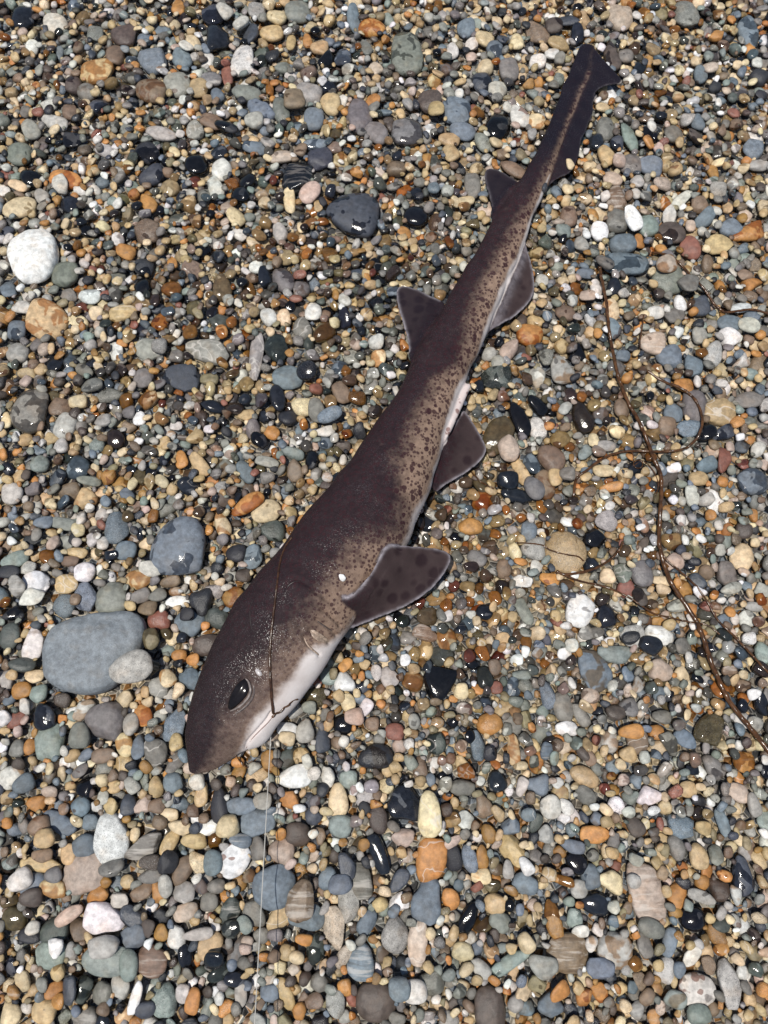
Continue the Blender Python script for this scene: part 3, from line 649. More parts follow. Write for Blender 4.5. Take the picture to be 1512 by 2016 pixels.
def build_fish():
    Vs, Fs, off = [], [], 0
    parts = [body_shell()]
    for k, (nm, w) in enumerate(FINW.items()):
        parts.append(fin_shell(w, 0.0034 if nm == 'pectoral' else 0.0029, 0.0018, k))
    cl = curve([px2w(x, y, z / 1000) for x, y, z in CLASPER], 24)
    parts.append(tube(cl, np.interp(np.linspace(0, 1, 24), [0, .2, .55, .85, 1], [.0026, .0034, .0031, .0024, .0010]), 14))
    for v, f in parts:
        Vs.append(v); Fs.append(f + off); off += len(v)
    m = mesh_from('raw', np.vstack(Vs), np.vstack(Fs))
    o = bpy.data.objects.new('raw', m); COL.objects.link(o)
    r = o.modifiers.new('r', 'REMESH'); r.mode = 'VOXEL'; r.voxel_size = 0.00095; r.use_smooth_shade = True
    s = o.modifiers.new('s', 'SMOOTH'); s.factor = 0.5; s.iterations = 5
    dg = bpy.context.evaluated_depsgraph_get()
    me = bpy.data.meshes.new_from_object(o.evaluated_get(dg))
    bpy.data.objects.remove(o); bpy.data.meshes.remove(m)
    me.name = 'dogfish_body'
    n = len(me.vertices)
    co = np.empty(n * 3, np.float32); me.vertices.foreach_get('co', co); co = co.reshape(-1, 3).astype(float)
    nor = np.empty(n * 3, np.float32); me.vertices.foreach_get('normal', nor); nor = nor.reshape(-1, 3).astype(float)
    # body coordinates of each vertex: s along the fish, q from back (-1) to belly (+1)
    idx = np.empty(n, int)
    for a in range(0, n, 20000):
        b = min(n, a + 20000)
        idx[a:b] = ((co[a:b, None, :2] - Cw[None, :, :2]) ** 2).sum(2).argmin(1)
    s = ts[idx]; rel = co[:, :2] - Cw[idx, :2]
    q = (rel * Ew[idx]).sum(1) / Aw[idx]
    # where the ellipse surface would be at that q
    zin = np.sqrt(np.clip(1 - np.clip(np.abs(q), 0, 1) ** 2, 0, 1)) * half[idx]
    # --- small shape details: grooves and swellings (world points on the fish, from the photograph)
    def near(pts, zz=0.04, k=40):
        c = curve([px2w(x, y, zz)[:2] for x, y in pts], k)
        d = np.full(n, 1e9)
        sel = np.where((np.abs(co[:, 0] - c[:, 0].mean()) < 0.06) & (np.abs(co[:, 1] - c[:, 1].mean()) < 0.06) & (co[:, 2] > 0.008))[0]
        d[sel] = np.sqrt(((co[sel, None, :2] - c[None]) ** 2).sum(2)).min(1)
        return d
    disp = np.zeros(n)
    for pts, zz in GILLS:
        d = near(pts, zz); disp -= 0.0014 * np.exp(-(d / 0.0011) ** 2)
        d2 = near([(x - 7, y + 3) for x, y in pts], zz); disp += 0.0009 * np.exp(-(d2 / 0.0016) ** 2)
    d = near(MOUTH, 0.022); disp -= 0.0020 * np.exp(-(d / 0.0010) ** 2)
    mouth_d = d
    ey = near(EYE_AXIS, 0.040); disp -= 0.0010 * np.exp(-(ey / 0.0035) ** 4); disp += 0.0005 * np.exp(-((ey - 0.0062) / 0.002) ** 2)
    d = near([(455, 1400), (448, 1416)], 0.03); disp -= 0.0012 * np.exp(-(d / 0.002) ** 2)
    d = near([(580, 1150), (610, 1170), (632, 1205)], 0.05); disp += 0.0016 * np.exp(-(d / 0.011) ** 2)
    d = near([(563, 1160), (580, 1145), (600, 1150), (625, 1170), (650, 1185)], 0.05); disp -= 0.0012 * np.exp(-(d / 0.0015) ** 2)
    d = near([(880, 868), (905, 800), (922, 760)], 0.02); groove = np.exp(-(d / 0.004) ** 2)
    # soft lumps so that the flank is not a perfect tube
    disp += 0.0007 * np.sin(co[:, 0] * 130 + 2 * np.sin(co[:, 1] * 70)) * np.sin(co[:, 1] * 105 + 1.3) * (np.abs(q) < 1)
    co += nor * disp[:, None]
    me.vertices.foreach_set('co', co.astype(np.float32).ravel())
    # --- pigment masks
    KS = [0, 2, 3, 4.5, 7, 8.2, 9, 10, 11, 12, 13, 14, 16, 18, 19, 20, 21, 23, 25, 27, 29, 31, 33, 38]
    Q0 = [.9, .45, .25, .12, .25, .42, .42, .36, .40, .80, .78, .24, .12, .20, .58, .66, .30, .12, .18, .36, .58, .40, .55, .75]
    QB = [1.5, 1.2, .86, .54, .60, .84, .94, 1.0, .98, .93, .90, .96, .90, .82, .93, .95, .84, .74, .76, .80, .78, .80, 1.5, 1.5]
    q0 = np.interp(s, KS, Q0); qb = np.interp(s, KS, QB)
    flank = np.clip((q - q0) / 1.0 + 0.5, 0, 1)
    belly = np.clip((q - qb) / np.interp(s, [0, 7, 10], [.34, .30, .20]) + 0.5, 0, 1)
    belly = np.where((s > 30.5) & (q > 0.9), 0, belly); webs = np.zeros(n, bool)
    fin = np.zeros(n); edge = np.zeros(n)
    tail = np.clip((s - 29.0) / 4.0, 0, 1) * (1 - 0.75 * np.exp(-((q - 0.85) / 0.28) ** 2) * (s < 37))
    big = np.clip((q + 0.1) / 0.4, 0, 1) * np.clip((s - 9) / 3, 0, 1)
    head = np.clip((9.0 - s) / 3.0, 0, 1) * (1 - belly)
    for nm, w in FINW.items():
        d, ins = poly_dist(co[:, :2], w[:, :2])
        inb = (np.abs(q) < (0.93 if nm != 'pectoral' else -1)) & (co[:, 2] > 0.002)
        # thin web: compare with the fin's own sheet height
        W = 1.0 / (((co[:, None, :2] - w[None, :, :2]) ** 2).sum(2) + 2e-6) ** 1.3
        zf = (W * w[None, :, 2]).sum(1) / W.sum(1)
        web = (ins | (d < 0.0012)) & (np.abs(co[:, 2] - zf) < 0.0034) & ~inb
        if nm == 'pectoral':
            web &= co[:, 0] > px2w(672, 1200, .04)[0]
        if nm == 'caudal':
            web &= np.abs(q) > 1.0
        ew = np.exp(-(d / (0.0012 if nm != 'caudal' else 0.0004)) ** 2) * web * (np.abs(q) > 1.12 if nm != 'pectoral' else 1.0)
        webs |= web
        fade = np.clip((np.abs(q) - 1.0) / 0.45, 0, 1) if nm in ('dorsal', 'dorsal2', 'pelvic') else 1.0
        if nm == 'pectoral':
            x0, x1 = px2w(672, 1200, .04)[0], px2w(750, 1200, .04)[0]
            fade = np.clip((co[:, 0] - x0) / (x1 - x0), 0, 1)
        if nm in ('dorsal', 'dorsal2'): tail = np.maximum(tail, web * (0.85 if nm == 'dorsal2' else 0.55))
        fin = np.maximum(fin, web * fade * (1.0 if nm != 'caudal' else 0.3))
        edge = np.maximum(edge, ew * (0.25 if nm in ('caudal', 'dorsal2') else 0.85))
        if nm == 'anal': edge = np.maximum(edge, 0.35 * web * np.exp(-(np.abs(q) - 1.0) ** 2 / 0.04))
    dcl = np.sqrt(((co[:, None, :] - cl[None, ::2]) ** 2).sum(2)).min(1)
    isc = (dcl < 0.0043) & (q > 0.5) & (s > 14)
    belly = np.where(isc, 1.0, belly); fin = np.where(isc, 0, fin); edge = np.where(isc, 0, edge)
    belly = np.where(webs & ~isc, 0, belly); flank = np.where(webs, 0, flank)
    pink = np.maximum(isc * 0.45, np.exp(-(mouth_d / 0.0020) ** 2) * 0.18)
    # gills are paler
    gm = np.zeros(n)
    for pts, zz in GILLS: gm = np.maximum(gm, np.exp(-(near([(x - 6, y + 3) for x, y in pts], zz) / 0.0020) ** 2))
    belly = np.maximum(belly, gm * 0.30)
    # soften the masks along the skin so that no boundary follows the mesh
    E = np.empty(len(me.edges) * 2, np.int32); me.edges.foreach_get('vertices', E); E = E.reshape(-1, 2)
    deg = np.bincount(E.ravel(), minlength=n).astype(float)
    def soft(a, k=3):
        for _ in range(k):
            t = np.bincount(E[:, 0], a[E[:, 1]], n) + np.bincount(E[:, 1], a[E[:, 0]], n)
            a = 0.4 * a + 0.6 * t / np.maximum(deg, 1)
        return a
    flank, belly, fin, tail, pink = (soft(a.astype(float), 4) for a in (flank, belly, fin, tail, pink)); edge = soft(edge.astype(float), 1) * 1.2
    attr4(me, 'mask', np.column_stack([flank, belly, fin, edge]))
    attr4(me, 'mask2', np.column_stack([tail, big, head, pink]))
    me.polygons.foreach_set('use_smooth', np.full(len(me.polygons), True))
    me.update()
    return me

GILLS = [([(612, 1243), (630, 1256), (646, 1263)], 0.042), ([(600, 1257), (612, 1275), (628, 1288)], 0.040),
         ([(624, 1222), (645, 1236), (660, 1248)], 0.042), ([(636, 1205), (654, 1218), (668, 1230)], 0.040)]
MOUTH = [(540, 1405), (530, 1420), (512, 1438), (495, 1456), (484, 1474)]
EYE_AXIS = [(456, 1390), (472, 1367), (487, 1342)]
# ------------------------------------------------------------------ pebble shapes
def ico(sub):
    bm = bmesh.new(); bmesh.ops.create_icosphere(bm, subdivisions=sub, radius=1.0)
    v = np.array([tuple(x.co) for x in bm.verts]); f = np.array([[x.index for x in p.verts] for p in bm.faces])
    bm.free(); return v, f
ICO = {k: ico(k) for k in (1, 2, 3, 4)}      # 20, 80, 320, 1280 triangles

def pebble_shape(lod, kind, seed):
    r = np.random.default_rng(seed)
    v, f = ICO[lod]; p = v.copy()
    e = r.uniform(0.74, 0.98)
    p = np.sign(p) * np.abs(p) ** e
    p /= np.abs(p).max(0)
    amp = dict(o=0.045, a=0.085, t=0.05)[kind]
    d = np.ones(len(p))
    for _ in range(5):
        k = r.normal(0, 1.9, 3); d += amp * r.uniform(.4, 1) * np.cos(v @ k + r.uniform(0, 6.28))
    p *= d[:, None]
    if kind == 't':
        ph = np.arctan2(v[:, 1], v[:, 0]); a0 = r.uniform(0, 6.28)
        p[:, :2] *= (1 + 0.17 * np.cos(3 * (ph - a0)))[:, None]
    ncut = dict(o=4, a=11, t=5)[kind]
    for _ in range(ncut):
        nn = r.normal(size=3); nn[2] *= 0.8; nn /= np.linalg.norm(nn)
        dd = r.uniform(0.72, 0.92) if kind != 'a' else r.uniform(0.62, 0.86)
        p -= np.maximum(0, p @ nn - dd)[:, None] * nn[None] * (0.62 if kind != 'a' else 0.84)
    if r.random() < 0.35 and kind != 'a':                # egg shape
        p[:, 1] *= 1 + 0.22 * p[:, 0]
    if lod >= 3:                                         # fine dents on the larger stones
        d = np.zeros(len(p))
        for _ in range(6):
            k = r.normal(0, 6.0, 3); d += 0.006 * np.cos(v @ k + r.uniform(0, 6.28))
        p *= (1 + d)[:, None]
    lo, hi = p.min(0), p.max(0)
    return (p - (lo + hi) / 2) / ((hi - lo) / 2)

VAR = {(l, k): [pebble_shape(l, k, 100 * i + l) for i in range(26 if k == 'o' else 14)] for l in (1, 2, 3) for k in 'oat'}

# ------------------------------------------------------------------ where the shingle is laid stone by stone
MARG = 0.085
Q4 = [px2w(0, 2016), px2w(1512, 2016), px2w(1512, 0), px2w(0, 0)]
Y0, Y1 = Q4[0][1] - MARG, Q4[2][1] + MARG
slope = (Q4[2][0] - Q4[1][0]) / (Q4[2][1] - Q4[1][1])
def half_width(y): return Q4[1][0] + (y - Q4[1][1]) * slope + MARG * 1.25
RES = 0.001
GX0, GX1 = -half_width(Y1) - 0.02, half_width(Y1) + 0.02
GY0, GY1 = Y0 - 0.02, Y1 + 0.02
NXG, NYG = int((GX1 - GX0) / RES), int((GY1 - GY0) / RES)
BASE = -0.0068
HG = np.full((NYG, NXG), BASE)                 # height field that the stones are dropped on
PROT = np.zeros((NYG, NXG), bool)              # tops of the stones read off the photograph stay uncovered
gx = GX0 + (np.arange(NXG) + .5) * RES; gy = GY0 + (np.arange(NYG) + .5) * RES
XX, YY = np.meshgrid(gx[::4], gy[::4])
fc = fish_cover(np.column_stack([XX.ravel(), YY.ravel()])).reshape(XX.shape)
FISH = np.kron(fc, np.ones((4, 4), bool))[:NYG, :NXG]
FISH = np.pad(FISH, ((0, NYG - FISH.shape[0]), (0, NXG - FISH.shape[1])))

def window(x, y, M):
    ex = math.hypot(M[0, 0], M[0, 1]); ey = math.hypot(M[1, 0], M[1, 1])
    i0 = max(0, int((x - ex - GX0) / RES)); i1 = min(NXG, int((x + ex - GX0) / RES) + 2)
    j0 = max(0, int((y - ey - GY0) / RES)); j1 = min(NYG, int((y + ey - GY0) / RES) + 2)
    return i0, i1, j0, j1

def drop(x, y, M, rz, core, zmin=None, zset=None):
    """rest a stone (unit disc mapped by M) on the height field; returns z of its centre and the window"""
    i0, i1, j0, j1 = window(x, y, M)
    if i1 - i0 < 2 or j1 - j0 < 2: return None
    Mi = np.linalg.inv(M)
    dx = gx[i0:i1][None, :] - x; dy = gy[j0:j1][:, None] - y
    u = Mi[0, 0] * dx + Mi[0, 1] * dy; v = Mi[1, 0] * dx + Mi[1, 1] * dy
    r2 = u * u + v * v
    k = r2 < core
    if not k.any(): return None
    prof = rz * np.sqrt(np.clip(1 - r2, 0, 1))
    z = (HG[j0:j1, i0:i1] + prof)[k].max()
    if zmin is not None: z = max(z, zmin)
    return z, (i0, i1, j0, j1), r2, prof

def commit(z, win, r2, prof):
    i0, i1, j0, j1 = win
    k = r2 < 1
    h = HG[j0:j1, i0:i1]
    h[k] = np.maximum(h[k], (z + prof)[k])

PEB = []
def wet_zone(x, y):
    w = 0.40 + 0.20 * math.sin(7 * x + 2.1) * math.sin(6 * y - .4) + 0.12 * math.sin(19 * x - 5 * y)
    for px, py, s, a in WETS:
        w += a * math.exp(-((x - px) ** 2 + (y - py) ** 2) / (s * s))
    return w
WETS = []
for px, py, s, a in [(760, 470, .07, .40), (900, 1040, .07, .40), (830, 1260, .06, .35), (1260, 800, .05, .35), (1400, 1350, .06, .45),
                     (1150, 1130, .05, .25), (120, 120, .08, .15), (700, 700, .05, .2), (1400, 260, .08, .2), (1000, 850, .05, .3),
                     (200, 1250, .10, -.30), (330, 1700, .14, -.16), (1200, 1850, .12, -.12), (350, 1080, .06, -.2)]:
    p = px2w(px, py); WETS.append((p[0], p[1], s, a))

def look(col, x, y, pat='p', hero=False):
    """colour and marking values of one stone"""
    c = np.array(PAL[col])
    c = c * RNG.uniform(0.80, 1.18) * (1 + RNG.normal(0, .022, 3))
    w = wet_zone(x, y) + RNG.normal(0, .17)
    if pat == 'w': w = 0.52 + RNG.uniform(-.02, .06)
    elif hero and col not in 'KBDVno': w = min(w, 0.36)
    if col in 'KBDoV' and RNG.random() < .5: w = max(w, 0.50 + RNG.uniform(0, .4))
    if col in 'KBD': c = c * 1.35
    rough = np.clip(RNG.normal(.46, .10), .22, .7)
    if hero and col == 'S': rough = 0.6
    par = [RNG.random(), rough, np.clip(w, 0, 1), 0.0]
    pt = [0.0, 0.0, 0.0, 0.0]
    if pat == 'k': par[3] = 0.85
    elif pat == 'b': pt[0] = 0.8
    elif pat == 's': pt[1] = 1.0
    elif pat == 'v': pt[2] = 0.9
    elif pat == 'd': pt[3] = 1.0
    elif not hero:
        k = RNG.random()
        if k < .14: par[3] = RNG.uniform(.3, .9)
        elif k < .20: pt[0] = RNG.uniform(.3, .7)
        elif k < .28: pt[2] = .8
        elif k < .44: pt[3] = RNG.uniform(.4, 1)
        elif k < .50: pt[1] = .9
    else:
        par[3] = RNG.uniform(0, .22); pt[3] = RNG.uniform(0, .15)
    return np.clip(c, 0.008, .85), par, pt

# --- stones read off the photograph, the largest first, smaller ones may lie on them
STONES.sort(key=lambda d: (-1 if d.get('outline') else 0, -d['rx'] * d['ry']))
for d in STONES:
    p = px2w(d['px'], d['py'], 0.003)
    k = mpp(d['py'])
    v = (PH / 2 - d['py']) / F_PX
    beta = abs(TILT + math.atan(v))
    fy = 1 / math.sqrt(math.cos(beta) ** 2 + 0.33 * math.sin(beta) ** 2)
    a = math.radians(-d['ang'])
    R = np.array([[math.cos(a), -math.sin(a)], [math.sin(a), math.cos(a)]])
    M = np.diag([1, fy]) @ R @ np.diag([d['rx'] * k, d['ry'] * k]) * 1.07
    mn = min(d['rx'], d['ry']) * k
    rz = mn * (0.62 if mn < 0.008 else 0.52) * RNG.uniform(.85, 1.1)
    if d.get('outline'): rz = 0.011
    x, y = p[0], p[1]
    ii, jj = int((x - GX0) / RES), int((y - GY0) / RES)
    d['skip'] = False
    i0, i1, j0, j1 = window(x, y, M * .8)
    under = FISH[j0:j1, i0:i1].mean()
    if under > 0.6: d['skip'] = True; continue
    zmin = -0.35 * rz + 0.0005
    if under > 0.05: zmin = min(zmin, 0.0015 - rz)
    res = drop(x, y, M, rz, 0.35)
    z = min(max(res[0] - 0.15 * rz, zmin), 0.020)
    if under > 0.05: z = min(z, 0.004 - rz * .6)
    commit(z, res[1], res[2], res[3])
    if not d.get('outline') or True:
        i0, i1, j0, j1 = res[1]
        PROT[j0:j1, i0:i1] |= res[2] < (0.80 if d['rx'] > 14 else 0.6)
    c, par, pt = look(d['col'], x, y, d['pat'], True)
    if d.get('outline'): c = np.array((.20, .225, .245)); par[2] = .2; par[3] = .35
    d.update(x=x, y=y, z=z, M=M, rz=rz, tint=c, par=par, ptn=pt)

# --- fill: every remaining stone is dropped where the bed is lowest
WT = dict(T=16, C=13, O=6.5, o=4.5, G=12, S=8, K=5, B=4, N=9, n=5, w=9, L=9, g=7, A=4, P=4, R=1.2, p=3, V=5, D=1.5, W=4)
KEYS = list(WT); PR = np.array([WT[k] for k in KEYS], float); PR /= PR.sum()

def fill(n, rlo, rhi, ztop, cand, cover):
    cnt = 0
    ys = RNG.uniform(Y0, Y1, n * cand); xs = RNG.uniform(-1, 1, n * cand)
    cols = RNG.choice(len(KEYS), n, p=PR)
    rs = np.exp(RNG.uniform(math.log(rlo), math.log(rhi), n))
    asp = RNG.uniform(.58, .97, n); ang = RNG.uniform(0, 6.28, n); fl = RNG.uniform(.45, .82, n)
    hw = np.array([half_width(y) for y in ys]); xs = xs * hw
    I = np.clip(((xs - GX0) / RES).astype(int), 0, NXG - 1); J = np.clip(((ys - GY0) / RES).astype(int), 0, NYG - 1)
    for m in range(n):
        sl = slice(m * cand, (m + 1) * cand)
        b = int(HG[J[sl], I[sl]].argmin()) + m * cand
        x, y = xs[b], ys[b]
        if PROT[J[b], I[b]]: continue
        r = rs[m]; a = ang[m]
        M = np.array([[math.cos(a), -math.sin(a)], [math.sin(a), math.cos(a)]]) @ np.diag([r, r * asp[m]])
        rz = r * asp[m] * fl[m]
        res = drop(x, y, M, rz, 0.50)
        if res is None: continue
        i0, i1, j0, j1 = res[1]
        k = res[2] < 1
        if PROT[j0:j1, i0:i1][k].mean() > cover: continue
        z = res[0] - 0.22 * rz
        lim = ztop
        if FISH[j0:j1, i0:i1][k].mean() > 0.1: lim = 0.0015
        if z + rz > lim: continue
        commit(z, res[1], res[2], res[3])
        c = KEYS[cols[m]]
        PEB.append((x, y, z, M, rz, c, 1 if r < .0022 else 2 if r < .0055 else 3))
        cnt += 1
    return cnt

NF = (fill(1100, .0062, .0092, .0052, 2, .06), fill(9000, .0041, .0062, .0048, 4, .10), fill(10000, .0031, .0046, .0043, 5, .16),
      fill(7500, .0018, .0031, .0030, 8, .25))

def build_bed(name, items):
    V, F, T, X, P1, P2 = [], [], [], [], [], []
    off = 0
    for (x, y, z, M, rz, c, lod, tint, par, pt, kind) in items:
        vs = VAR[(lod, kind)]; u = vs[RNG.integers(len(vs))]
        v = np.empty_like(u)
        v[:, :2] = u[:, :2] @ M.T
        tx, ty = RNG.normal(0, .16, 2) if rz < .006 else RNG.normal(0, .05, 2)
        v[:, 2] = u[:, 2] * rz
        loc = v.copy()
        v[:, 2] += v[:, 0] * tx + v[:, 1] * ty
        V.append(v + (x, y, z)); F.append(ICO[lod][1] + off); off += len(u)
        n = len(u)
        T.append(np.broadcast_to((*tint, 1), (n, 4))); P1.append(np.broadcast_to(par, (n, 4))); P2.append(np.broadcast_to(pt, (n, 4)))
        X.append(loc * 100 + RNG.uniform(-60, 60, 3))
    m = mesh_from(name, np.concatenate(V), np.concatenate(F))
    attr4(m, 'tint', np.concatenate(T)); attr4(m, 'par', np.concatenate(P1)); attr4(m, 'pat', np.concatenate(P2)); attr3(m, 'tex', np.concatenate(X))
    return m

items = []
for (x, y, z, M, rz, c, lod) in PEB:
    t, a, b = look(c, x, y)
    if rz < .0019: a[2] = min(a[2], .40)
    items.append((x, y, z, M, rz, c, lod, t, a, b, 'o' if RNG.random() < .58 else ('a' if RNG.random() < .7 else 't')))

# --- the same shingle carries on around it, coarser
OUT = 0.26; SP = 0.0082
k = 0
for y in np.arange(Y0 - OUT, Y1 + OUT, SP * .87):
    k += 1
    w = half_width(min(max(y, Y0), Y1)) + OUT * 0.9
    for x in np.arange(-w + (k % 2) * SP / 2, w, SP):
        xx, yy = x + RNG.normal(0, .0017), y + RNG.normal(0, .0017)
        if Y0 < yy < Y1 and abs(xx) < half_width(yy): continue
        r = RNG.uniform(.0036, .0064); q = RNG.uniform(.62, .95); a = RNG.uniform(0, 6.28)
        M = np.array([[math.cos(a), -math.sin(a)], [math.sin(a), math.cos(a)]]) @ np.diag([r, r * q])
        c = KEYS[RNG.choice(len(KEYS), p=PR)]
        t, p1, p2 = look(c, xx, yy)
        items.append((xx, yy, RNG.normal(-.0006, .0012), M, r * q * .62, c, 1, t, p1, p2, 'o'))

# ------------------------------------------------------------------ ground sheet under and around the laid shingle
def ground():
    bm = bmesh.new()
    def ring(d, z):
        w0, w1 = half_width(Y0) + d, half_width(Y1) + d
        return [bm.verts.new((sx, sy, z)) for sx, sy in ((-w0, Y0 - d), (w0, Y0 - d), (w1, Y1 + d), (-w1, Y1 + d))]
    rs = [ring(-0.02, BASE + .001), ring(0.02, -0.0035), ring(0.25, -0.0030), ring(0.34, 0.0)]
    rs.append([bm.verts.new((sx * 150, sy * 150, 0.0)) for sx, sy in ((-1, -1), (1, -1), (1, 1), (-1, 1))])
    bm.faces.new(rs[0])
    for a, b in zip(rs, rs[1:]):
        for k in range(4):
            bm.faces.new((b[k], b[(k + 1) % 4], a[(k + 1) % 4], a[k]))
    bmesh.ops.recalc_face_normals(bm, faces=bm.faces)
    m = bpy.data.meshes.new('beach'); bm.to_mesh(m); bm.free()
    return tag(link('beach', m, M_GROUND), 'shingle beach of small sea-worn pebbles', None, None, 'structure')
ground()

# ------------------------------------------------------------------ individual stones: the 300 that show largest, the rest join the bed
lab = [d for d in STONES if not d['skip']]
lab.sort(key=lambda d: (0 if d['nm'] else 1, -d['rx'] * d['ry']))
solo, rest = lab[:300], lab[300:]
for d in rest:
    items.append((d['x'], d['y'], d['z'], d['M'], d['rz'], d['col'], 3, d['tint'], d['par'], d['ptn'], d['shp']))
bed = link('shingle', build_bed('shingle', items), M_PEB)
tag(bed, 'countless small mixed-colour pebbles packed between the larger stones', 'shingle', None, 'stuff')

MARKS = [("dogfish's snout", 380, 1520), ("dogfish's eye", 472, 1366), ("dogfish's mouth", 520, 1440), ("dogfish's gills", 640, 1250),
         ("dogfish's pectoral fin", 830, 1130), ("dogfish's nape", 520, 1115), ("dogfish's mid back", 640, 970), ("dogfish's pelvic fin", 930, 890),
         ("dogfish's first dorsal fin", 810, 620), ("dogfish's anal fin", 1025, 560), ("dogfish's second dorsal fin", 970, 370),
         ("dogfish's tail tip", 1180, 130), ("dogfish's lower tail lobe", 1125, 300)]
for d in solo:
    if d['nm']: MARKS.append((d['nm'], d['px'], d['py']))
SHP = dict(a='angular', t='triangular')
PATW = dict(k='speckled', b='banded', v='veined', d='two-toned', s='blotched', w='part-wet', p='plain')
seen = {}
def describe(d):
    asp = d['rx'] / d['ry']
    if d['nm']: core = d['nm']
    else:
        sz = max(d['rx'], d['ry'])
        size = 'large' if sz > 32 else ('medium' if sz > 23 else 'small')
        sh = SHP.get(d['shp']) or ('long' if asp > 1.75 else 'oval' if asp > 1.2 else 'round')
        core = ' '.join(x for x in (size, PATW[d['pat']] if d['pat'] != 'p' else '', CNAME[d['col']], sh, 'pebble') if x)
    cs = sorted((math.hypot(x - d['px'], y - d['py']), nm, x - d['px'], y - d['py']) for nm, x, y in MARKS if nm != d['nm'])
    tries = []
    for i in range(0, 4):
        tries.append('%s %s the %s' % (core, 'beside' if cs[i][0] < 95 else 'near', cs[i][1]))
    for i in range(0, 6):
        for j in range(i + 1, 7):
            a, b = cs[i], cs[j]
            opp = (a[2] * b[2] + a[3] * b[3]) / (a[0] * b[0] + 1e-6) < -0.35
            tries.append('%s %s the %s and the %s' % (core, 'between' if opp else 'near', a[1], b[1]))
    order = ([0] if d['nm'] else []) + list(range(4, len(tries))) + [0, 1, 2, 3]
    for k in order:
        t = tries[k]
        if len(t.split()) <= 16 and t not in seen and len(t.split()) >= 4:
            seen[t] = 1; return t
    t = tries[0]; seen[t] = 1
    return t

def stone_mesh(d, lod):
    r = np.random.default_rng(int(d['px'] * 7 + d['py'] * 13))
    if d.get('outline'):
        v, f = ICO[4]
        O = np.array([px2w(x, y, 0.006)[:2] for x, y in d['outline']]); C = O.mean(0)
        d['x'], d['y'] = C
        ang = np.arctan2(O[:, 1] - C[1], O[:, 0] - C[0]); rad = np.linalg.norm(O - C, axis=1)
        o = ang.argsort(); ang, rad = ang[o], rad[o]
        ph = np.arctan2(v[:, 1], v[:, 0])
        R = np.interp(ph, np.r_[ang[-3:] - 2 * np.pi, ang, ang[:3] + 2 * np.pi], np.r_[rad[-3:], rad, rad[:3]])
        rho = np.hypot(v[:, 0], v[:, 1]) ** 0.62
        p = np.column_stack([np.cos(ph) * R * rho, np.sin(ph) * R * rho, np.sign(v[:, 2]) * np.abs(v[:, 2]) ** 0.55 * d['rz']])
        for _ in range(7):
            k = r.normal(0, 4.0, 3); p[:, 2] += 0.0005 * np.cos(v @ k + r.uniform(0, 6.28))
        p[:, 2] -= p[:, 1] * 0.03
    else:
        f = ICO[lod][1]
        u = pebble_shape(lod, d['shp'], int(r.integers(1e6)))
        p = np.empty_like(u); p[:, :2] = u[:, :2] @ d['M'].T; p[:, 2] = u[:, 2] * d['rz']
        tx, ty = r.normal(0, .05, 2)
        p[:, 2] += p[:, 0] * tx + p[:, 1] * ty
    m = mesh_from('pebble', p, f); n = len(p)
    attr4(m, 'tint', np.broadcast_to((*d['tint'], 1), (n, 4))); attr4(m, 'par', np.broadcast_to(d['par'], (n, 4)))
    attr4(m, 'pat', np.broadcast_to(d['ptn'], (n, 4))); attr3(m, 'tex', p * 100 + r.uniform(-60, 60, 3))
    return m

for d in solo:
    m = stone_mesh(d, 4 if d['rx'] * d['ry'] > 620 else 3)
    o = link('stone' if d['rx'] > 38 else 'pebble', m, M_PEB)
    o.location = (d['x'], d['y'], d['z'])
    tag(o, describe(d), 'stone' if d['rx'] > 38 else 'pebble', 'larger stones on the shingle')

# ------------------------------------------------------------------ dogfish
fish = bpy.data.objects.new('dogfish', None)
COL.objects.link(fish)
fish.location = (Cw[90, 0], Cw[90, 1], 0)
tag(fish, 'dead spotted dogfish lying on its side across the shingle', 'fish')
FL = Vector(fish.location)
bme = build_fish()
bco = np.empty(len(bme.vertices) * 3, np.float32); bme.vertices.foreach_get('co', bco); bco = bco.reshape(-1, 3)
bme.calc_loop_triangles()
tri = np.empty(len(bme.loop_triangles) * 3, np.int32); bme.loop_triangles.foreach_get('vertices', tri)
BVH = BVHTree.FromPolygons([tuple(map(float, c)) for c in bco], tri.reshape(-1, 3).tolist())
def child(name, m, mat, label=None, parent=fish, world=True):
    o = link(name, m, mat, parent)
    if world:
        o.matrix_parent_inverse = parent.matrix_world.inverted() if parent is not fish else fish_inv
    if label: o['label'] = label
    return o
from mathutils import Matrix
fish_inv = Matrix.Translation(-FL)
child('body', bme, M_SKIN)

def on_fish(px, py):
    """point and normal on the fish under a photo pixel"""
    a = px2w(px, py, 0.12); b = px2w(px, py, 0.0)
    dv = Vector(b - a); h = BVH.ray_cast(Vector(a), dv.normalized(), 0.4)
    if h[0] is None: return None
    return np.array(h[0]), np.array(h[1])

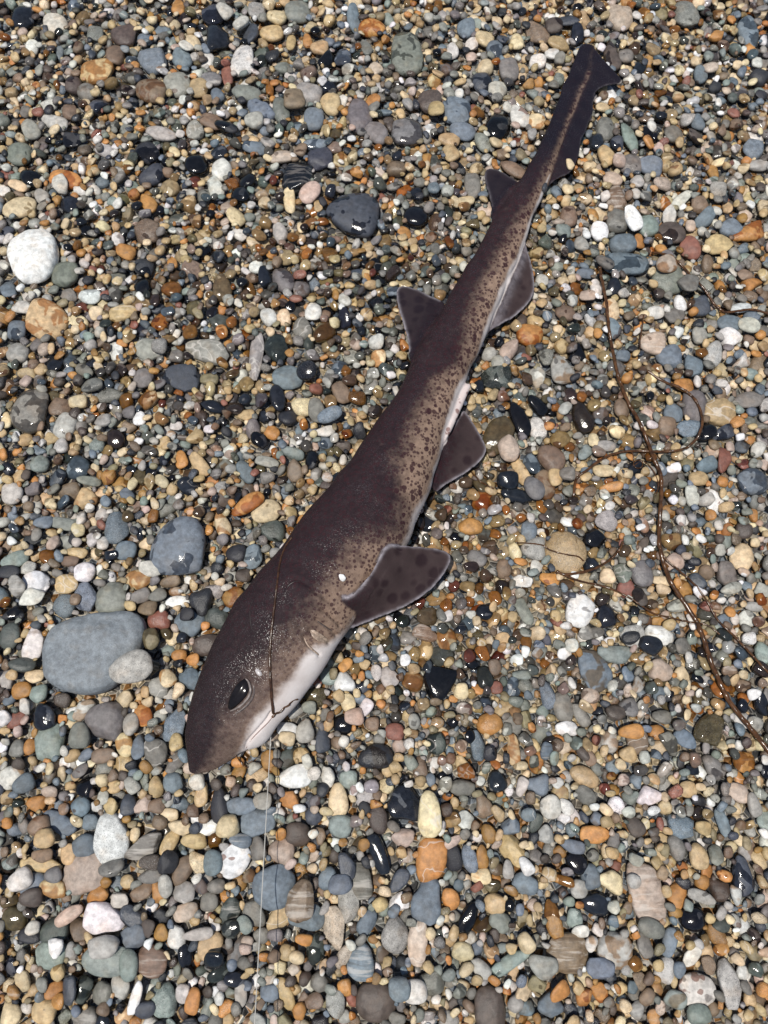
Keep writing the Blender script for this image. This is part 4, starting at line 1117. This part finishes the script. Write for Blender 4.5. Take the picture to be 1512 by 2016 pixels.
def dome(outline, hgt, name, mat, sink=0.0004, rings=7, power=0.5, label=None):
    """a raised patch that follows the skin; outline in photo pixels"""
    O = np.array(outline, float); n = 48
    Pc = np.vstack([O, O[:1]]); L = np.r_[0, np.cumsum(np.linalg.norm(np.diff(Pc, axis=0), axis=1))]
    tt = np.linspace(0, L[-1], n, endpoint=False)
    O = np.column_stack([np.interp(tt, L, Pc[:, 0]), np.interp(tt, L, Pc[:, 1])]); c = O.mean(0)
    for _ in range(2): O = 0.5 * O + 0.25 * (np.roll(O, 1, 0) + np.roll(O, -1, 0))
    nc = on_fish(*c)[1]
    V = []
    for k in range(rings):
        f = 1 - k / rings
        for q in O:
            h = on_fish(*(c + (q - c) * f)); V.append(h[0] + nc * (hgt * (1 - f ** 2) ** power - sink))
    V.append(on_fish(*c)[0] + nc * (hgt - sink))
    F = []
    for k in range(rings - 1):
        for j in range(n):
            a, b = k * n + j, k * n + (j + 1) % n
            F += [(a, b + n, b), (a, a + n, b + n)]
    for j in range(n): F.append(((rings - 1) * n + j, len(V) - 1, (rings - 1) * n + (j + 1) % n))
    m = mesh_from(name, np.array(V), np.array(F))
    bm = bmesh.new(); bm.from_mesh(m); bmesh.ops.recalc_face_normals(bm, faces=bm.faces)
    if sum(f.normal.z for f in bm.faces) < 0: bmesh.ops.reverse_faces(bm, faces=bm.faces)
    bm.to_mesh(m); bm.free()
    return child(name, m, mat, label)

def skin_tube(pts, r, name, mat, n=40, lift=0.0, taper=True, label=None, parent=fish, flat=0.7):
    c = curve(pts, n); P = []
    for q in c:
        h = on_fish(*q)
        if h is not None: P.append(h[0] + h[1] * lift)
    P = np.array(P); k = len(P)
    for _ in range(2): P[1:-1] = 0.5 * P[1:-1] + 0.25 * (P[:-2] + P[2:])
    u = np.linspace(0, 1, k)
    R = r * (np.clip(np.sin(np.pi * u), 0, 1) ** 0.5 * .85 + .15 if taper else np.ones(k))
    v, f = tube(P, R, 8, flat=flat)
    return child(name, mesh_from(name, v, f), mat, label, parent)

EYE = np.array([(451, 1391), (453, 1378), (458, 1364), (466, 1350), (476, 1341), (484, 1337), (488, 1345), (489, 1356), (485, 1368), (476, 1379), (464, 1390), (455, 1396)], float)
eye = dome((EYE - EYE.mean(0)) * (1.12, 1.10) + EYE.mean(0),
           0.0028, 'eye', M_EYE, -0.0006, label='black elongated eye with a pale lower lid')
skin_tube([(484, 1335), (491, 1343), (494, 1356), (491, 1369), (481, 1383), (468, 1394), (454, 1401)], 0.0009, 'eyelid', M_LID, lift=0.0009)
skin_tube([(497, 1345), (500, 1358), (497, 1372), (487, 1387), (473, 1399), (459, 1408)], 0.0012, 'eyelid', M_LID2, lift=-0.0004)
dome([(501, 1319), (504, 1315), (510, 1317), (516, 1324), (517, 1330), (512, 1332), (505, 1328)], 0.0012, 'spiracle', M_SPIR, label='small pale opening behind the eye')
dome([(609, 1240), (618, 1239), (632, 1247), (643, 1255), (651, 1264), (641, 1267), (626, 1263), (614, 1254)], 0.0018, 'gill_slit', M_PALE, 0.0003)
skin_tube([(599, 1255), (604, 1268), (613, 1278), (624, 1287), (628, 1290)], 0.0008, 'gill_slit', M_PALE, 24, lift=0.0)
skin_tube([(624, 1222), (634, 1230), (645, 1237), (655, 1243)], 0.0007, 'gill_slit', M_LID2, 20, lift=-0.0001)
skin_tube(MOUTH, 0.0004, 'mouth_line', M_MOUTH, 30, lift=-0.0001)
skin_tube([(500, 1178), (493, 1195), (493, 1222), (497, 1240), (508, 1254)], 0.0005, 'crease', M_CREASE, 40, lift=0.0)
skin_tube([(563, 1168), (567, 1154), (580, 1145), (592, 1144)], 0.0005, 'crease', M_CREASE, 30, lift=0.0)

# ------------------------------------------------------------------ seaweed strands draped over shingle and fish
def surf(px, py):
    h = on_fish(px, py)
    g = px2w(px, py, 0.002)
    i = int(np.clip((g[0] - GX0) / RES, 2, NXG - 3)); j = int(np.clip((g[1] - GY0) / RES, 2, NYG - 3))
    zz = HG[j - 2:j + 3, i - 2:i + 3].max()
    g = px2w(px, py, zz)
    return (h[0] if h is not None and h[0][2] > zz else g)

def strand(pts, r0, r1, label, n=None, mat=None, name='seaweed_strand', wig=0.6, lift=0.7, cat='seaweed', group='brown seaweed strands'):
    pts = np.array(pts, float)
    n = n or int(np.linalg.norm(np.diff(pts, axis=0), axis=1).sum() / 4) + 8
    c = curve(pts, n)
    r = np.random.default_rng(int(pts[0, 0]))
    j = np.cumsum(r.normal(0, wig, (n, 2)), 0); j -= np.linspace(0, 1, n)[:, None] * j[-1]
    c = c + j * 0.5
    P = np.array([surf(*q) for q in c])
    z = P[:, 2].copy()
    for _ in range(10): z[1:-1] = np.maximum(z[1:-1] * .5 + .25 * (z[:-2] + z[2:]), P[1:-1, 2] - 0.0012)
    u = np.linspace(0, 1, n); R = (r0 + (r1 - r0) * u) * (1 + 0.14 * np.sin(np.arange(n) * 0.9 + r.random() * 6) * r.random(n))
    Q = np.array([px2w(a, b, zz + rr * lift) for (a, b), zz, rr in zip(c, z, R)])
    v, f = tube(Q, R, 8)
    o = Q.mean(0); o[2] = 0
    ob = link(name, mesh_from(name, v - o, f), mat or M_WEED); ob.location = o
    return tag(ob, label, cat, group)

strand([(1181, 525), (1185, 558), (1191, 592), (1193, 622), (1198, 659), (1207, 700), (1218, 744), (1237, 788), (1257, 822), (1271, 856), (1284, 893),
        (1298, 927), (1301, 954), (1298, 1000), (1296, 1058), (1301, 1091), (1315, 1135), (1339, 1176), (1362, 1213), (1379, 1251), (1393, 1295),
        (1410, 1332), (1430, 1372), (1461, 1413), (1488, 1447), (1530, 1498)], .00125, .00185, 'longest and thickest glossy brown seaweed strand winding over the shingle')
strand([(1299, 1070), (1304, 1090), (1325, 1115), (1362, 1146), (1389, 1179), (1413, 1220), (1450, 1257), (1488, 1298), (1535, 1348)], .0006, .0009,
       'straight thin brown seaweed strand branching away from the longest strand')
strand([(1274, 731), (1305, 751), (1339, 764), (1362, 781), (1376, 805), (1381, 832), (1376, 856), (1359, 876), (1339, 885), (1298, 888), (1251, 888),
        (1210, 893), (1183, 907), (1156, 927), (1135, 944), (1129, 978)], .0011, .0010, 'hook-shaped dark seaweed strand crossing over the longest strand')
strand([(1284, 497), (1315, 504), (1339, 521), (1362, 544), (1386, 568), (1406, 599), (1427, 615), (1457, 612), (1488, 610), (1530, 624)], .0009, .0010,
       'dark seaweed strand bending past the round blue-black pebble')
strand([(1226, 1066), (1222, 1080), (1207, 1098), (1183, 1115), (1152, 1125), (1115, 1130), (1096, 1124)], .0007, .0012, 'short curved seaweed strand hugging the large round sandy-grey stone')
strand([(1015, 1068), (1061, 1073), (1085, 1085), (1110, 1091), (1135, 1095), (1149, 1104)], .0005, .0006, 'hair-thin seaweed strand lying across the large round sandy-grey stone')
strand([(1103, 1130), (1142, 1144), (1183, 1154), (1230, 1174), (1264, 1196), (1288, 1210), (1325, 1217), (1359, 1225), (1389, 1230), (1417, 1249)], .0008, .0006,
       'thin seaweed strand running from the sandy-grey stone under the longest strand')
th = np.linspace(0, 2 * np.pi * 1.05, 14)
curl = [(1244, 890), (1247, 900)] + [(1256 - 9 * math.cos(a), 914 + 8 * math.sin(a)) for a in th] + [(1262, 908), (1275, 914), (1288, 930), (1296, 954), (1291, 975)]
strand(curl, .00042, .00042, 'fine seaweed tendril with a small curl at its end', n=110, wig=0.1)
strand([(1267, 620), (1263, 649), (1261, 668), (1260, 686)], .0006, .0005, 'short upright seaweed thread beside the pinkish tan-striped pebble')
strand([(926, 927), (944, 947), (957, 955), (972, 962)], .0006, .0005, 'short black seaweed thread beside the pelvic fin of the dogfish')
strand([(464, 1487), (472, 1497), (478, 1506), (488, 1512)], .0006, .0004, 'tiny dark seaweed scrap under the jaw of the dogfish')
strand([(575, 1058), (562, 1078), (553, 1103), (546, 1160), (540, 1211), (534, 1259), (532, 1310), (534, 1358), (538, 1404)], .0006, .0010,
       'brown seaweed strand draped over the head of the dogfish to its mouth', wig=.35, lift=.5, mat=M_WEED2)
strand([(534, 1412), (541, 1404), (552, 1401), (560, 1393), (568, 1390), (577, 1380), (586, 1377)], .0009, .0006,
       'crinkled scrap of brown weed caught at the jaw of the dogfish', wig=1.0, lift=.4)

# ------------------------------------------------------------------ fishing line from the mouth up to the rod
A = np.array(on_fish(534, 1408)[0]); A[2] -= 0.002
A2 = px2w(533, 1450, 0.0155); B = px2w(503, 1985, 0.043)
D = (B - A2) / np.linalg.norm(B - A2)
P = [A] + [A2 + (B - A2) * t for t in np.linspace(0, 1, 14)] + [B + D * t for t in np.linspace(.02, 1.2, 20)]
v, f = tube(np.array(P), 0.00033, 8)
o = link('fishing_line', mesh_from('fishing_line', v - A, f), M_LINE); o.location = A
tag(o, 'thin clear fishing line running taut from the mouth of the dogfish', 'fishing line')

# ------------------------------------------------------------------ bits lying on the fish
def scrap(name, px, py, rx, ry, ang, rz, col, label, cat, shp='o', mat=None):
    h = on_fish(px, py); k = mpp(py) * 0.95
    a = math.radians(-ang); R = np.array([[math.cos(a), -math.sin(a)], [math.sin(a), math.cos(a)]])
    d = dict(px=px, py=py, M=R @ np.diag([rx * k, ry * k]), rz=rz, shp=shp, tint=np.array(PAL[col]), par=[.5, .45, .2, .2], ptn=[0, 0, 0, 0])
    o = link(name, stone_mesh(d, 3), mat or M_PEB); o.location = h[0] + np.array((0, 0, rz * .55))
    z = Vector(h[1]); o.rotation_euler = Vector((0, 0, 1)).rotation_difference(z).to_euler()
    tag(o, label, cat)
scrap('shell_fragment', 674, 1137, 8, 6, 60, .0011, 'W', 'white chip of shell stuck on the flank of the dogfish', 'shell', 'a')
scrap('pebble', 1121, 325, 13, 8, 75, .0024, 'C', 'cream oval pebble lying on the lower tail lobe of the dogfish', 'pebble')
scrap('pebble', 1071, 371, 11, 6.5, 100, .0022, 'B', 'dark oval pebble resting on the tail stalk of the dogfish', 'pebble')
